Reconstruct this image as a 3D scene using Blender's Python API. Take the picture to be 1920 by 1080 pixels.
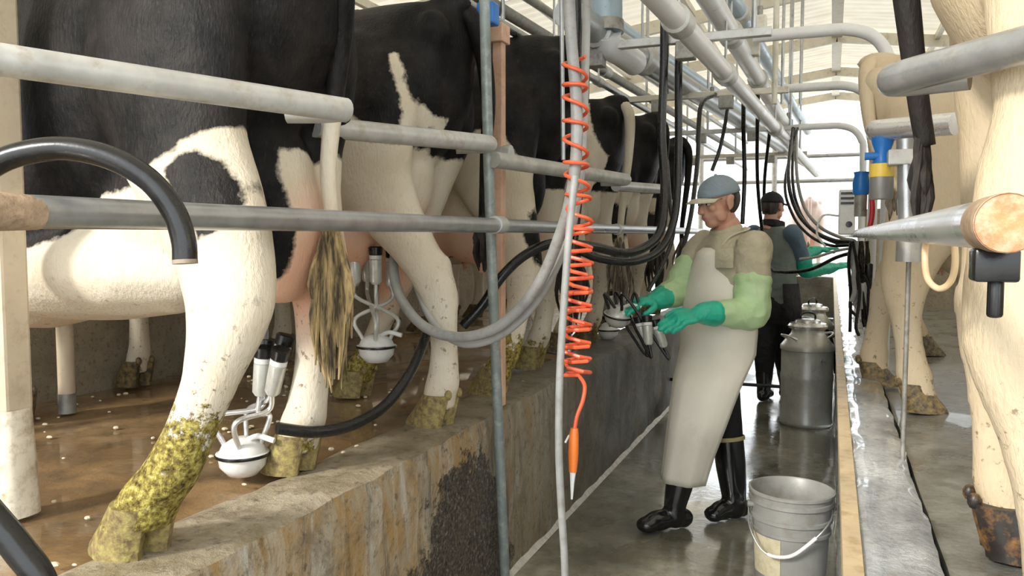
import bpy, bmesh, math, random
import numpy as np
from mathutils import Vector, Matrix, noise as mnoise

random.seed(7)
for o in list(bpy.data.objects):
    bpy.data.objects.remove(o, do_unlink=True)
scene = bpy.context.scene
COL = scene.collection

# ------------------------------------------------------------------ camera
F_PX, CAM_Z = 1493.0, 1.34
PSI, TH = math.radians(21.85), math.radians(3.64)
cam_d = bpy.data.cameras.new('camera')
cam = bpy.data.objects.new('camera', cam_d)
COL.objects.link(cam)
cam.location = (0, 0, CAM_Z)
cam.rotation_euler = (math.pi / 2 - TH, 0, PSI)
cam_d.sensor_width = 36.0
cam_d.lens = 36.0 * F_PX / 1920.0
cam_d.clip_start = 0.02
cam_d.clip_end = 400
scene.camera = cam

# ------------------------------------------------------------------ world (bright overcast sky) and exposure
w = bpy.data.worlds.new('world')
scene.world = w
w.use_nodes = True
bg = w.node_tree.nodes['Background']
bg.inputs[0].default_value = (0.90, 0.96, 1.0, 1)
bg.inputs[1].default_value = 2.05
vs = scene.view_settings
vs.view_transform = 'Standard'
vs.look = 'None'
vs.exposure = 0.58
vs.gamma = 1.0
vs.use_curve_mapping = False

# hazy sun low behind the viewer, shining in through the open gable end
sd_ = bpy.data.lights.new('sun', 'SUN'); sd_.energy = 2.5; sd_.angle = math.radians(9); sd_.color = (1.0, .95, .86)
so = bpy.data.objects.new('sun', sd_); COL.objects.link(so); so.location = (-6, -12, 9)
so.rotation_euler = Vector((.42, 1.0, -.62)).to_track_quat('-Z', 'Y').to_euler()

# ------------------------------------------------------------------ geometry helpers
_fw = np.array([-math.sin(PSI) * math.cos(TH), math.cos(PSI) * math.cos(TH), -math.sin(TH)])
_rt = np.array([math.cos(PSI), math.sin(PSI), 0.0])
_up = np.cross(_rt, _fw)
_c = np.array([0, 0, CAM_Z])
def _ray(x, y): return _fw + _rt * (x - 960) / F_PX + _up * (540 - y) / F_PX
def dep(x, y, D): return Vector(_c + _ray(x, y) * D)
def onx(x, y, X): d = _ray(x, y); return Vector(_c + d * X / d[0])
def onz(x, y, z): d = _ray(x, y); return Vector(_c + d * (z - CAM_Z) / d[2])
def ony(x, y, Y): d = _ray(x, y); return Vector(_c + d * Y / d[1])

def props(o, label=None, cat=None, group=None, kind=None):
    if label: o['label'] = label
    if cat: o['category'] = cat
    if group: o['group'] = group
    if kind: o['kind'] = kind
    return o
def empty(name, loc=(0, 0, 0), rz=0.0, label=None, cat=None, group=None):
    o = bpy.data.objects.new(name, None); COL.objects.link(o)
    o.empty_display_size = 0.1
    o.location = loc; o.rotation_euler = (0, 0, rz)
    return props(o, label, cat, group)

class MB:
    """collects vertices and faces; build() links them as one mesh object"""
    def __init__(s): s.v = []; s.f = []
    def add(s, vs_, fs):
        n = len(s.v); s.v += [tuple(v) for v in vs_]; s.f += [tuple(i + n for i in f) for f in fs]; return s
    def box(s, lo, hi):
        x0, y0, z0 = lo; x1, y1, z1 = hi
        return s.add([(x0,y0,z0),(x1,y0,z0),(x1,y1,z0),(x0,y1,z0),(x0,y0,z1),(x1,y0,z1),(x1,y1,z1),(x0,y1,z1)],
                     [(0,3,2,1),(4,5,6,7),(0,1,5,4),(1,2,6,5),(2,3,7,6),(3,0,4,7)])
    def obox(s, a, b, wd, ht, upv=(0, 0, 1)):
        """box bar from a to b"""
        a, b = Vector(a), Vector(b); d = (b - a).normalized(); u = Vector(upv)
        if abs(d.dot(u)) > .98: u = Vector((1, 0, 0))
        r = d.cross(u).normalized(); u = r.cross(d)
        r *= wd / 2; u *= ht / 2
        return s.add([a-r-u, a+r-u, a+r+u, a-r+u, b-r-u, b+r-u, b+r+u, b-r+u],
                     [(0,1,2,3),(4,7,6,5),(0,4,5,1),(1,5,6,2),(2,6,7,3),(3,7,4,0)])
    def tube(s, pts, r, seg=12, cap=True, flat=None):
        """tube along a polyline; r number or list; flat=(a,b) squeezes the section"""
        P = [Vector(p) for p in pts]; n = len(P)
        R = r if isinstance(r, (list, tuple)) else [r] * n
        T = []
        for i in range(n):
            t = P[min(i + 1, n - 1)] - P[max(i - 1, 0)]
            T.append(t.normalized() if t.length > 1e-9 else Vector((0, 0, 1)))
        ref = Vector((0, 0, 1)) if abs(T[0].z) < .9 else Vector((1, 0, 0))
        nn = T[0].cross(ref).normalized(); vs_ = []
        for i in range(n):
            nn = (nn - T[i] * nn.dot(T[i]))
            nn = nn.normalized() if nn.length > 1e-6 else T[i].orthogonal().normalized()
            bb = T[i].cross(nn)
            rr = R[i]; ra, rb = (rr if isinstance(rr, (list, tuple)) else (rr, rr))
            if flat: ra *= flat[0]; rb *= flat[1]
            for k in range(seg):
                a = 2 * math.pi * k / seg
                vs_.append(P[i] + nn * (ra * math.cos(a)) + bb * (rb * math.sin(a)))
        fs = []
        for i in range(n - 1):
            for k in range(seg):
                k2 = (k + 1) % seg
                fs.append((i*seg+k, i*seg+k2, (i+1)*seg+k2, (i+1)*seg+k))
        if cap:
            fs.append(tuple(reversed(range(seg)))); fs.append(tuple((n-1)*seg + k for k in range(seg)))
        return s.add(vs_, fs)
    def lathe(s, prof, c=(0, 0, 0), seg=24, axis=None, cap=True):
        """revolve (r,z) profile about vertical axis through c (or along axis)"""
        vs_ = []; n = len(prof); c = Vector(c)
        M = Matrix.Identity(3) if axis is None else Vector((0, 0, 1)).rotation_difference(Vector(axis).normalized()).to_matrix()
        for (r, z) in prof:
            for k in range(seg):
                a = 2 * math.pi * k / seg
                vs_.append(c + M @ Vector((r * math.cos(a), r * math.sin(a), z)))
        fs = []
        for i in range(n - 1):
            for k in range(seg):
                k2 = (k + 1) % seg
                fs.append((i*seg+k, i*seg+k2, (i+1)*seg+k2, (i+1)*seg+k))
        if cap:
            fs.append(tuple(reversed(range(seg)))); fs.append(tuple((n-1)*seg + k for k in range(seg)))
        return s.add(vs_, fs)
    def ball(s, c, r, seg=14, rings=9, M=None):
        rx, ry, rz = r if isinstance(r, (list, tuple)) else (r, r, r)
        c = Vector(c); vs_ = [];
        for i in range(1, rings):
            th = math.pi * i / rings
            for k in range(seg):
                a = 2 * math.pi * k / seg
                v = Vector((rx*math.sin(th)*math.cos(a), ry*math.sin(th)*math.sin(a), rz*math.cos(th)))
                vs_.append(c + (M @ v if M else v))
        t = Vector((0, 0, rz)); b = Vector((0, 0, -rz))
        vs_ += [c + (M @ t if M else t), c + (M @ b if M else b)]
        nt = (rings - 1) * seg; fs = []
        for i in range(rings - 2):
            for k in range(seg):
                k2 = (k + 1) % seg
                fs.append((i*seg+k, (i+1)*seg+k, (i+1)*seg+k2, i*seg+k2))
        for k in range(seg):
            k2 = (k + 1) % seg
            fs.append((nt, k, k2)); fs.append((nt + 1, (rings-2)*seg+k2, (rings-2)*seg+k))
        return s.add(vs_, fs)
    def rings(s, R, seg=20, cap=True):
        """horizontal elliptic rings: list of (z, cx, cy, rx, ry[, exponent])"""
        vs_ = []
        for q in R:
            z, cx, cy, rx, ry = q[:5]; e = q[5] if len(q) > 5 else 1.0
            for k in range(seg):
                a = 2 * math.pi * k / seg; ca, sa = math.cos(a), math.sin(a)
                vs_.append((cx + rx*math.copysign(abs(ca)**e, ca), cy + ry*math.copysign(abs(sa)**e, sa), z))
        n = len(R); fs = []
        for i in range(n - 1):
            for k in range(seg):
                k2 = (k + 1) % seg
                fs.append((i*seg+k, i*seg+k2, (i+1)*seg+k2, (i+1)*seg+k))
        if cap:
            fs.append(tuple(reversed(range(seg)))); fs.append(tuple((n-1)*seg + k for k in range(seg)))
        return s.add(vs_, fs)
    def mesh(s, name, smooth=True, fix=True):
        me = bpy.data.meshes.new(name); me.from_pydata([tuple(v) for v in s.v], [], s.f)
        if fix:
            bm = bmesh.new(); bm.from_mesh(me); bmesh.ops.recalc_face_normals(bm, faces=bm.faces); bm.to_mesh(me); bm.free()
        if smooth:
            me.polygons.foreach_set('use_smooth', [True] * len(me.polygons))
        me.update(); return me
    def build(s, name, mat, parent=None, smooth=True, bevel=0, auto=True):
        me = s.mesh(name, smooth)
        if bevel:
            bm = bmesh.new(); bm.from_mesh(me)
            bmesh.ops.bevel(bm, geom=[e for e in bm.edges if e.calc_face_angle(0) > .5], offset=bevel, segments=2, affect='EDGES', profile=.5)
            bm.to_mesh(me); bm.free()
            me.polygons.foreach_set('use_smooth', [smooth] * len(me.polygons))
        if smooth and auto:
            try: me.set_sharp_from_angle(angle=math.radians(42))
            except Exception: pass
        return link(name, me, mat, parent)

def link(name, me, mat, parent=None):
    o = bpy.data.objects.new(name, me); COL.objects.link(o)
    if mat is not None:
        me.materials.clear(); me.materials.append(mat)
    if parent is not None: o.parent = parent
    return o

def spline(pts, per=8):
    """Catmull-Rom through points"""
    P = [Vector(p) for p in pts]; out = []
    P = [P[0] * 2 - P[1]] + P + [P[-1] * 2 - P[-2]]
    for i in range(1, len(P) - 2):
        a, b, c, d = P[i-1], P[i], P[i+1], P[i+2]
        for k in range(per):
            t = k / per
            out.append(.5 * ((2*b) + (c - a)*t + (2*a - 5*b + 4*c - d)*t*t + (3*b - a - 3*c + d)*t**3))
    out.append(P[-2]); return out
def pix(L, per=8):
    """smooth path through (pixel x, pixel y, distance) picks, as world points"""
    return spline([dep(*p) for p in L], per)
def lerp_r(rs, n):
    return [float(v) for v in np.interp(np.linspace(0, 1, n), np.linspace(0, 1, len(rs)), rs)]

def remesh(mb, voxel, smooth_it=4, smooth_f=.5):
    me = mb.mesh('tmp', True)
    o = bpy.data.objects.new('tmp', me); COL.objects.link(o)
    m = o.modifiers.new('r', 'REMESH'); m.mode = 'VOXEL'; m.voxel_size = voxel; m.use_smooth_shade = True
    if smooth_it:
        s = o.modifiers.new('s', 'SMOOTH'); s.factor = smooth_f; s.iterations = smooth_it
    dg = bpy.context.evaluated_depsgraph_get(); dg.update()
    res = bpy.data.meshes.new_from_object(o.evaluated_get(dg))
    bpy.data.objects.remove(o, do_unlink=True); bpy.data.meshes.remove(me)
    res.polygons.foreach_set('use_smooth', [True] * len(res.polygons))
    return res
def verts(me):
    a = np.empty(len(me.vertices) * 3, 'f'); me.vertices.foreach_get('co', a); return a.reshape(-1, 3)
def set_attr(me, name, vals):
    at = me.attributes.get(name) or me.attributes.new(name, 'FLOAT', 'POINT')
    at.data.foreach_set('value', np.asarray(vals, 'f'))

# ------------------------------------------------------------------ materials
class NT:
    def __init__(s, name):
        s.m = bpy.data.materials.new(name); s.m.use_nodes = True
        s.t = s.m.node_tree; s.t.nodes.clear()
        s.out = s.n('ShaderNodeOutputMaterial'); s.b = s.n('ShaderNodeBsdfPrincipled')
        s.l(s.b.outputs[0], s.out.inputs[0]); s._tc = None
    def n(s, k, **kw):
        q = s.t.nodes.new(k)
        for a, v in kw.items(): setattr(q, a, v)
        return q
    def l(s, a, b): s.t.links.new(a, b)
    def co(s, scale=(1, 1, 1), kind='Object'):
        if s._tc is None: s._tc = s.n('ShaderNodeTexCoord')
        mp = s.n('ShaderNodeMapping'); mp.inputs['Scale'].default_value = scale
        s.l(s._tc.outputs[kind], mp.inputs[0]); return mp.outputs[0]
    def noise(s, scale, detail=4, rough=.55, vec=None, dist=0):
        q = s.n('ShaderNodeTexNoise'); q.inputs['Scale'].default_value = scale; q.inputs['Detail'].default_value = detail
        q.inputs['Roughness'].default_value = rough; q.inputs['Distortion'].default_value = dist
        s.l(vec if vec is not None else s.co(), q.inputs['Vector']); return q.outputs[0]
    def ramp(s, fac, stops, interp='LINEAR'):
        q = s.n('ShaderNodeValToRGB'); cr = q.color_ramp; cr.interpolation = interp
        while len(cr.elements) < len(stops): cr.elements.new(.5)
        for e, (p, c) in zip(cr.elements, stops):
            e.position = p; e.color = (c, c, c, 1) if isinstance(c, (int, float)) else (*c, 1)
        s.l(fac, q.inputs[0]); return q.outputs[0]
    def mix(s, fac, a, b, blend='MIX'):
        q = s.n('ShaderNodeMix', data_type='RGBA', blend_type=blend)
        for v, k in ((fac, 0), (a, 6), (b, 7)):
            if hasattr(v, 'links') or hasattr(v, 'is_output'): s.l(v, q.inputs[k])
            elif isinstance(v, (int, float)): q.inputs[k].default_value = v if k == 0 else (v, v, v, 1)
            else: q.inputs[k].default_value = (*v, 1)
        return q.outputs[2]
    def math(s, op, a, b=0.0, c=None):
        q = s.n('ShaderNodeMath', operation=op)
        for v, k in ((a, 0), (b, 1)) + (((c, 2),) if c is not None else ()):
            if isinstance(v, (int, float)): q.inputs[k].default_value = v
            else: s.l(v, q.inputs[k])
        return q.outputs[0]
    def attr(s, name):
        q = s.n('ShaderNodeAttribute'); q.attribute_name = name; return q.outputs['Fac']
    def sep(s, vec=None):
        q = s.n('ShaderNodeSeparateXYZ'); s.l(vec if vec is not None else s.co(), q.inputs[0]); return q.outputs
    def bump(s, h, strength=.3, dist=.01):
        q = s.n('ShaderNodeBump'); q.inputs['Strength'].default_value = strength; q.inputs['Distance'].default_value = dist
        s.l(h, q.inputs['Height']); s.l(q.outputs[0], s.b.inputs['Normal'])
    def set(s, **kw):
        names = dict(color='Base Color', rough='Roughness', metal='Metallic', spec='Specular IOR Level', trans='Transmission Weight',
                     alpha='Alpha', coat='Coat Weight', coatr='Coat Roughness', sheen='Sheen Weight', emit='Emission Color', estr='Emission Strength', sss='Subsurface Weight')
        for k, v in kw.items():
            i = s.b.inputs[names[k]]
            if isinstance(v, (int, float)): i.default_value = v
            elif isinstance(v, tuple): i.default_value = (*v, 1) if len(v) == 3 else v
            else: s.l(v, i)
        return s

def simple(name, col, rough=.5, metal=0.0, var=.15, scale=8, bump=.1, spec=.5, dirt=None, dirt_amt=.5, coat=0):
    """base colour with noise variation, optional dirt colour in blotches"""
    t = NT(name); n1 = t.noise(scale, 5, .6)
    lo = tuple(c * (1 - var) for c in col); hi = tuple(min(1, c * (1 + var)) for c in col)
    c = t.ramp(n1, [(.3, lo), (.7, hi)])
    if dirt:
        n2 = t.noise(scale * 2.3, 6, .7)
        c = t.mix(t.ramp(n2, [(1 - dirt_amt - .12, 0.0), (1 - dirt_amt + .18, 1.0)]), c, dirt)
    rr = t.ramp(n1, [(.3, max(0, rough - .08)), (.7, min(1, rough + .08))])
    t.set(color=c, rough=rr, metal=metal, spec=spec, coat=coat)
    if bump: t.bump(t.noise(scale * 6, 4), bump, .004)
    return t.m
# ------------------------------------------------------------------ shared materials
def mat_concrete_floor():
    t = NT('wet_pit_floor'); big = t.noise(1.3, 5, .6); fine = t.noise(14, 6, .7); spk = t.noise(60, 3, .6)
    c = t.ramp(big, [(.30, (.075, .075, .058)), (.48, (.24, .235, .185)), (.66, (.50, .48, .40))])
    c = t.mix(t.ramp(fine, [(.42, 0.0), (.75, .75)]), c, (.13, .10, .055))
    c = t.mix(t.ramp(spk, [(.62, 0.0), (.70, .5)]), c, (.42, .41, .36))
    pud = t.noise(1.9, 4, .55, t.co((1, .55, 1)))
    r = t.ramp(pud, [(.38, .04), (.52, .12), (.66, .42)])
    t.set(color=c, rough=r, spec=.6, coat=t.ramp(pud, [(.44, 1.0), (.60, .25)]), coatr=.05); t.bump(t.mix(t.ramp(pud, [(.4, 0.0), (.6, 1.0)]), .5, t.noise(20, 6, .65)), .3, .010)
    cb = t.n('ShaderNodeBump'); cb.inputs['Strength'].default_value = .22; cb.inputs['Distance'].default_value = .012
    t.l(t.noise(9, 5, .6), cb.inputs['Height']); t.l(cb.outputs[0], t.b.inputs['Coat Normal'])
    return t.m
def mat_platform():
    t = NT('wet_brown_platform'); big = t.noise(1.6, 5, .62); fine = t.noise(11, 6, .7)
    c = t.ramp(big, [(.28, (.085, .060, .036)), (.5, (.27, .165, .075)), (.74, (.44, .31, .17))])
    c = t.mix(t.ramp(fine, [(.48, 0.0), (.72, .7)]), c, (.08, .06, .042))
    pud = t.noise(2.2, 3, .5)
    t.set(color=c, rough=t.ramp(pud, [(.36, .08), (.50, .22), (.62, .55)]), spec=.5, coat=t.ramp(pud, [(.42, 1.0), (.56, .0)]), coatr=.05)
    t.bump(t.noise(30, 6, .7), .4, .01); return t.m
def mat_pit_wall():
    t = NT('stained_pit_wall'); x, y, z = t.sep()
    big = t.noise(1.7, 5, .6); fine = t.noise(25, 7, .75)
    nrm = t.sep(t.n('ShaderNodeNewGeometry').outputs['Normal'])[2]; side = t.ramp(nrm, [(.35, 1.0), (.75, 0.0)])
    st = t.noise(1.0, 6, .7, t.co((5, 5.5, 1.3)), 1.1)                 # vertical rust streaks
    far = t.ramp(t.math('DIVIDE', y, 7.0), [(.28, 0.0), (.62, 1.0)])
    c = t.ramp(big, [(.25, (.30, .24, .16)), (.5, (.47, .40, .29)), (.75, (.62, .56, .45))])
    c = t.mix(t.math('MULTIPLY', side, t.ramp(st, [(.44, 0.0), (.60, .9)])), c, (.46, .28, .10))
    c = t.mix(t.math('MULTIPLY', side, t.ramp(t.noise(1.1, 7, .75, t.co((7, 8, 2.2)), 1.0), [(.50, 0.0), (.64, .7)])), c, (.66, .62, .54))
    c = t.mix(t.math('MULTIPLY', side, t.ramp(t.noise(1.2, 7, .72, t.co((6, 7, 1.2)), .8), [(.53, 0.0), (.64, .8)])), c, (.11, .085, .06))
    c = t.mix(t.math('MULTIPLY', t.math('SUBTRACT', 1.0, side), t.ramp(t.noise(5, 6, .7), [(.44, 0.0), (.62, .8)])), c, (.24, .19, .10))
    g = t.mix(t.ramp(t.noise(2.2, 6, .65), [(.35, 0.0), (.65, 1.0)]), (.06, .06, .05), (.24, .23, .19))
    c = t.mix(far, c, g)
    # broken plaster showing dark aggregate
    dy = t.math('DIVIDE', t.math('SUBTRACT', y, 2.46), .50); dz = t.math('DIVIDE', t.math('SUBTRACT', z, .08), .60)
    rad = t.math('SQRT', t.math('ADD', t.math('MULTIPLY', dy, dy), t.math('MULTIPLY', dz, dz)))
    rad = t.math('ADD', rad, t.math('MULTIPLY', t.math('SUBTRACT', t.noise(7, 6, .72), .5), 1.5))
    hole = t.ramp(rad, [(.72, 1.0), (.82, 0.0)])
    agg = t.ramp(t.noise(70, 4, .75), [(.40, (.035, .030, .026)), (.56, (.15, .12, .09)), (.70, (.42, .37, .29))])
    c = t.mix(hole, c, agg)
    c = t.mix(t.ramp(fine, [(.53, 0.0), (.66, .8)]), c, (.10, .08, .055))
    c = t.mix(t.ramp(t.noise(5.5, 7, .75, None, .5), [(.52, 0.0), (.64, .65)]), c, (.17, .13, .085))
    t.set(color=c, rough=t.ramp(big, [(.3, .38), (.7, .75)]), spec=.4)
    h = t.math('SUBTRACT', t.math('MULTIPLY', fine, .5), t.math('MULTIPLY', hole, t.math('ADD', .55, t.noise(55, 5, .7))))
    t.bump(h, .9, .03); return t.m
def mat_kerb():
    t = NT('wet_grey_kerb'); big = t.noise(3.0, 5, .65, t.co((1, .6, 1))); fine = t.noise(45, 6, .75)
    c = t.ramp(big, [(.34, (.13, .14, .145)), (.5, (.40, .42, .45)), (.68, (.66, .68, .70))])
    c = t.mix(t.ramp(fine, [(.5, 0.0), (.68, .6)]), c, (.15, .16, .16))
    c = t.mix(t.ramp(t.noise(2.4, 3, .5), [(.60, 0.0), (.70, .75)]), c, (.34, .26, .12))
    t.set(color=c, rough=t.ramp(t.noise(6, 4, .6), [(.35, .06), (.6, .38)]), spec=.6, coat=.8, coatr=.06)
    t.bump(t.noise(28, 6, .75), .7, .012); return t.m
def mat_backwall():
    t = NT('rough_render'); n1 = t.noise(2.5, 6, .65); n2 = t.noise(40, 6, .75)
    c = t.ramp(n1, [(.3, (.30, .24, .17)), (.55, (.48, .41, .30)), (.75, (.60, .53, .41))])
    c = t.mix(t.ramp(n2, [(.52, 0.0), (.66, .75)]), c, (.16, .13, .10))
    t.set(color=c, rough=.85, spec=.2); t.bump(n2, .8, .015); return t.m

M = {}
M['pit_floor'] = mat_concrete_floor(); M['platform'] = mat_platform(); M['pit_wall'] = mat_pit_wall()
M['kerb'] = mat_kerb(); M['platform_grey'] = simple('wet_grey_platform', (.20, .20, .18), .30, 0, .45, 5, .7, spec=.5, dirt=(.10, .085, .06), dirt_amt=.42, coat=.25); M['backwall'] = mat_backwall()
M['cream'] = simple('cream_sheet', (.80, .73, .60), .5, 0, .08, 3, .05, dirt=(.55, .47, .34), dirt_amt=.32)
M['cream_steel'] = simple('cream_steel', (.66, .62, .52), .45, 0, .12, 6, .05, dirt=(.38, .30, .2), dirt_amt=.35)
M['galv'] = simple('galvanised_pipe', (.42, .43, .44), .34, .7, .18, 14, .08, dirt=(.34, .29, .22), dirt_amt=.33)
M['galv_pale'] = simple('pale_worn_pipe', (.50, .50, .48), .42, .35, .22, 9, .14, dirt=(.36, .29, .21), dirt_amt=.38)
M['white_pipe'] = simple('white_plastic_pipe', (.72, .72, .72), .35, 0, .08, 8, .04, dirt=(.45, .42, .36), dirt_amt=.28)
M['blue_pipe'] = simple('blue_grey_pipe', (.36, .46, .55), .35, .2, .15, 8, .05)
M['steel'] = simple('stainless_steel', (.74, .74, .74), .28, .75, .08, 6, .015, dirt=(.52, .51, .48), dirt_amt=.25)
M['dull_steel'] = simple('dull_steel', (.60, .60, .56), .34, .30, .15, 9, .10, dirt=(.36, .35, .31), dirt_amt=.35)
M['bracket'] = simple('dirty_bracket', (.33, .32, .29), .55, .4, .25, 15, .15, dirt=(.16, .13, .10), dirt_amt=.4)
M['rubber'] = simple('black_rubber', (.007, .007, .008), .27, 0, .3, 20, .06, spec=.55, dirt=(.035, .032, .03), dirt_amt=.22)
M['grey_hose'] = simple('grey_hose', (.33, .33, .32), .35, 0, .15, 16, .05, dirt=(.22, .18, .14), dirt_amt=.36)
M['pale_hose'] = simple('pale_hose', (.40, .40, .385), .33, 0, .12, 16, .05, dirt=(.36, .30, .24), dirt_amt=.3)
M['tan_hose'] = simple('tan_hose', (.62, .44, .26), .4, 0, .12, 16, .05)
M['orange'] = simple('orange_plastic', (.82, .13, .05), .34, 0, .12, 12, .03)
M['orange_grip'] = simple('orange_grip', (.86, .21, .03), .4, 0, .10, 20, .08)
M['white_plastic'] = simple('white_plastic', (.78, .78, .76), .28, 0, .06, 12, .04, dirt=(.55, .47, .30), dirt_amt=.3)
M['blue'] = simple('blue_plastic', (.02, .19, .60), .35, 0, .15, 12, .03)
M['yellow'] = simple('yellow_band', (.85, .60, .09), .4, 0, .10, 12, .03)
M['red'] = simple('red_plastic', (.62, .03, .05), .4, 0, .12, 12, .03)
M['post_tan'] = simple('tan_painted_post', (.60, .50, .37), .5, 0, .10, 7, .08, dirt=(.38, .28, .17), dirt_amt=.35)
M['post_white'] = simple('dirty_white_sleeve', (.74, .68, .56), .6, 0, .12, 10, .2, dirt=(.28, .20, .08), dirt_amt=.42)
M['wood'] = simple('bare_timber_post', (.68, .43, .30), .6, 0, .14, 9, .1, dirt=(.42, .24, .14), dirt_amt=.35)
M['yard'] = simple('sunlit_yard', (.72, .70, .64), .8, 0, .1, 1.2, .1)

# ------------------------------------------------------------------ the setting
PLAT = .68
def rough_box(lo, hi, n, amp, freq=6.0, seed=0.0):
    """box with subdivided faces, its surface unevenly worn"""
    bm = bmesh.new()
    (x0, y0, z0), (x1, y1, z1) = lo, hi
    nx, ny, nz = n
    def grid(o, u, v, nu, nv):
        o, u, v = Vector(o), Vector(u), Vector(v)
        vs_ = [[bm.verts.new(o + u * (i / nu) + v * (j / nv)) for j in range(nv + 1)] for i in range(nu + 1)]
        for i in range(nu):
            for j in range(nv): bm.faces.new((vs_[i][j], vs_[i+1][j], vs_[i+1][j+1], vs_[i][j+1]))
    X, Y, Z = (x1-x0, 0, 0), (0, y1-y0, 0), (0, 0, z1-z0)
    grid((x0,y0,z0), Z, Y, nz, ny); grid((x1,y0,z0), Y, Z, ny, nz)
    grid((x0,y0,z0), X, Z, nx, nz); grid((x0,y1,z0), Z, X, nz, nx)
    grid((x0,y0,z0), Y, X, ny, nx); grid((x0,y0,z1), X, Y, nx, ny)
    bmesh.ops.remove_doubles(bm, verts=bm.verts, dist=1e-5)
    c = Vector(((x0+x1)/2, (y0+y1)/2, (z0+z1)/2))
    for v in bm.verts:
        p = v.co * freq + Vector((seed, seed*1.7, 0))
        v.co += mnoise.noise_vector(p) * amp + mnoise.noise_vector(p * 3.3) * amp * .4
        on = (abs(v.co.x - x0) < .03 or abs(v.co.x - x1) < .03) + (abs(v.co.z - z1) < .03)
        if on == 2:                                                   # chipped arris
            v.co.z -= amp * (1.2 + 1.6 * max(0, mnoise.noise(p * 1.4)))
            v.co.x += amp * (1.0 + 1.2 * max(0, mnoise.noise(p * 1.9))) * (1 if v.co.x < c.x else -1)
    me = bpy.data.meshes.new('m'); bm.to_mesh(me); bm.free()
    me.polygons.foreach_set('use_smooth', [True] * len(me.polygons))
    try: me.set_sharp_from_angle(angle=math.radians(50))
    except Exception: pass
    return me
def struct(name, me, mat):
    return props(link(name, me, mat), kind='structure')

struct('floor', rough_box((-1.20, -1.2, -.2), (.06, 14.2, 0), (12, 110, 2), .004, 3.0), M['pit_floor'])
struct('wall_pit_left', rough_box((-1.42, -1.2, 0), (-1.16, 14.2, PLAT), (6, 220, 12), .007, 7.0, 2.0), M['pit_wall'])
struct('floor_platform_left', rough_box((-3.0, -1.2, 0), (-1.42, 14.2, PLAT - .012), (14, 90, 2), .006, 4.0, 5.0), M['platform'])
struct('wall_pit_right', rough_box((.05, -1.2, 0), (.235, 14.2, PLAT), (5, 260, 8), .008, 8.0, 9.0), M['kerb'])
struct('floor_platform_right', rough_box((.235, -1.2, 0), (3.2, 14.2, PLAT - .035), (16, 90, 2), .008, 5.0, 3.0), M['platform_grey'])
cv = MB().add([(-1.165, -1.2, .0), (-1.140, -1.2, .0), (-1.165, -1.2, .022), (-1.165, 14.2, .0), (-1.140, 14.2, .0), (-1.165, 14.2, .022)], [(0, 1, 4, 3), (1, 2, 5, 4), (2, 0, 3, 5), (0, 2, 1), (3, 4, 5)])
props(cv.build('trim_3', simple('pale_residue_strip', (.62, .60, .54), .5, 0, .2, 12, .3, dirt=(.3, .28, .22), dirt_amt=.4), None, False), kind='structure')  # pale strip added for the white residue line along the wall foot
struct('wall_pit_end', rough_box((-1.2, 14.2, 0), (.06, 14.5, PLAT), (8, 3, 6), .006, 5.0, 1.0), M['pit_wall'])
# painted steel angle along the right pit edge
tr = MB().box((.036, -1.2, PLAT - .055), (.05, 14.2, PLAT + .006)); tr.box((.05, -1.2, PLAT - .002), (.074, 14.2, PLAT + .006))
props(tr.build('trim_1', simple('beige_angle', (.60, .47, .29), .5, .1, .15, 8, .12, dirt=(.33, .22, .10), dirt_amt=.4), None, False), kind='structure')


struct('wall_breast_left', rough_box((-3.14, -1.2, 0), (-3.0, 14.2, 1.20), (2, 130, 14), .008, 6.0, 4.0), M['backwall'])
struct('floor_feed_left', rough_box((-4.9, -1.2, 0), (-3.14, 14.2, PLAT), (4, 20, 2), .005, 4.0, 6.0), M['platform'])
struct('wall_left', rough_box((-5.06, -1.2, 0), (-4.9, 11.8, 1.75), (2, 60, 8), .006, 6.0, 4.0), M['backwall'])
wl = MB().box((-5.04, -1.2, 1.75), (-4.98, 11.8, 1.82)); wall_up = wl.build('trim_2', M['cream_steel'], None, False); props(wall_up, kind='structure')
sh_m = None
for k in range(13):
    y0 = -1.2 + k * 1.0
    if sh_m is None:
        mb = MB(); pts = []
        for i in range(25):
            u = i / 24 * .995; pts.append((.012 * math.cos(i * math.pi / 2) , u))
        vs_ = [(x, u, z) for z in (0, 1.40) for (x, u) in pts]
        fs = [(i, i + 1, 25 + i + 1, 25 + i) for i in range(24)]
        mb.add(vs_, fs); sh_m = mb.mesh('wall_panel', False, False)
    o = link('wall_panel', sh_m, M['cream'], wall_up); o.location = (-5.0, y0, 1.80)

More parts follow.
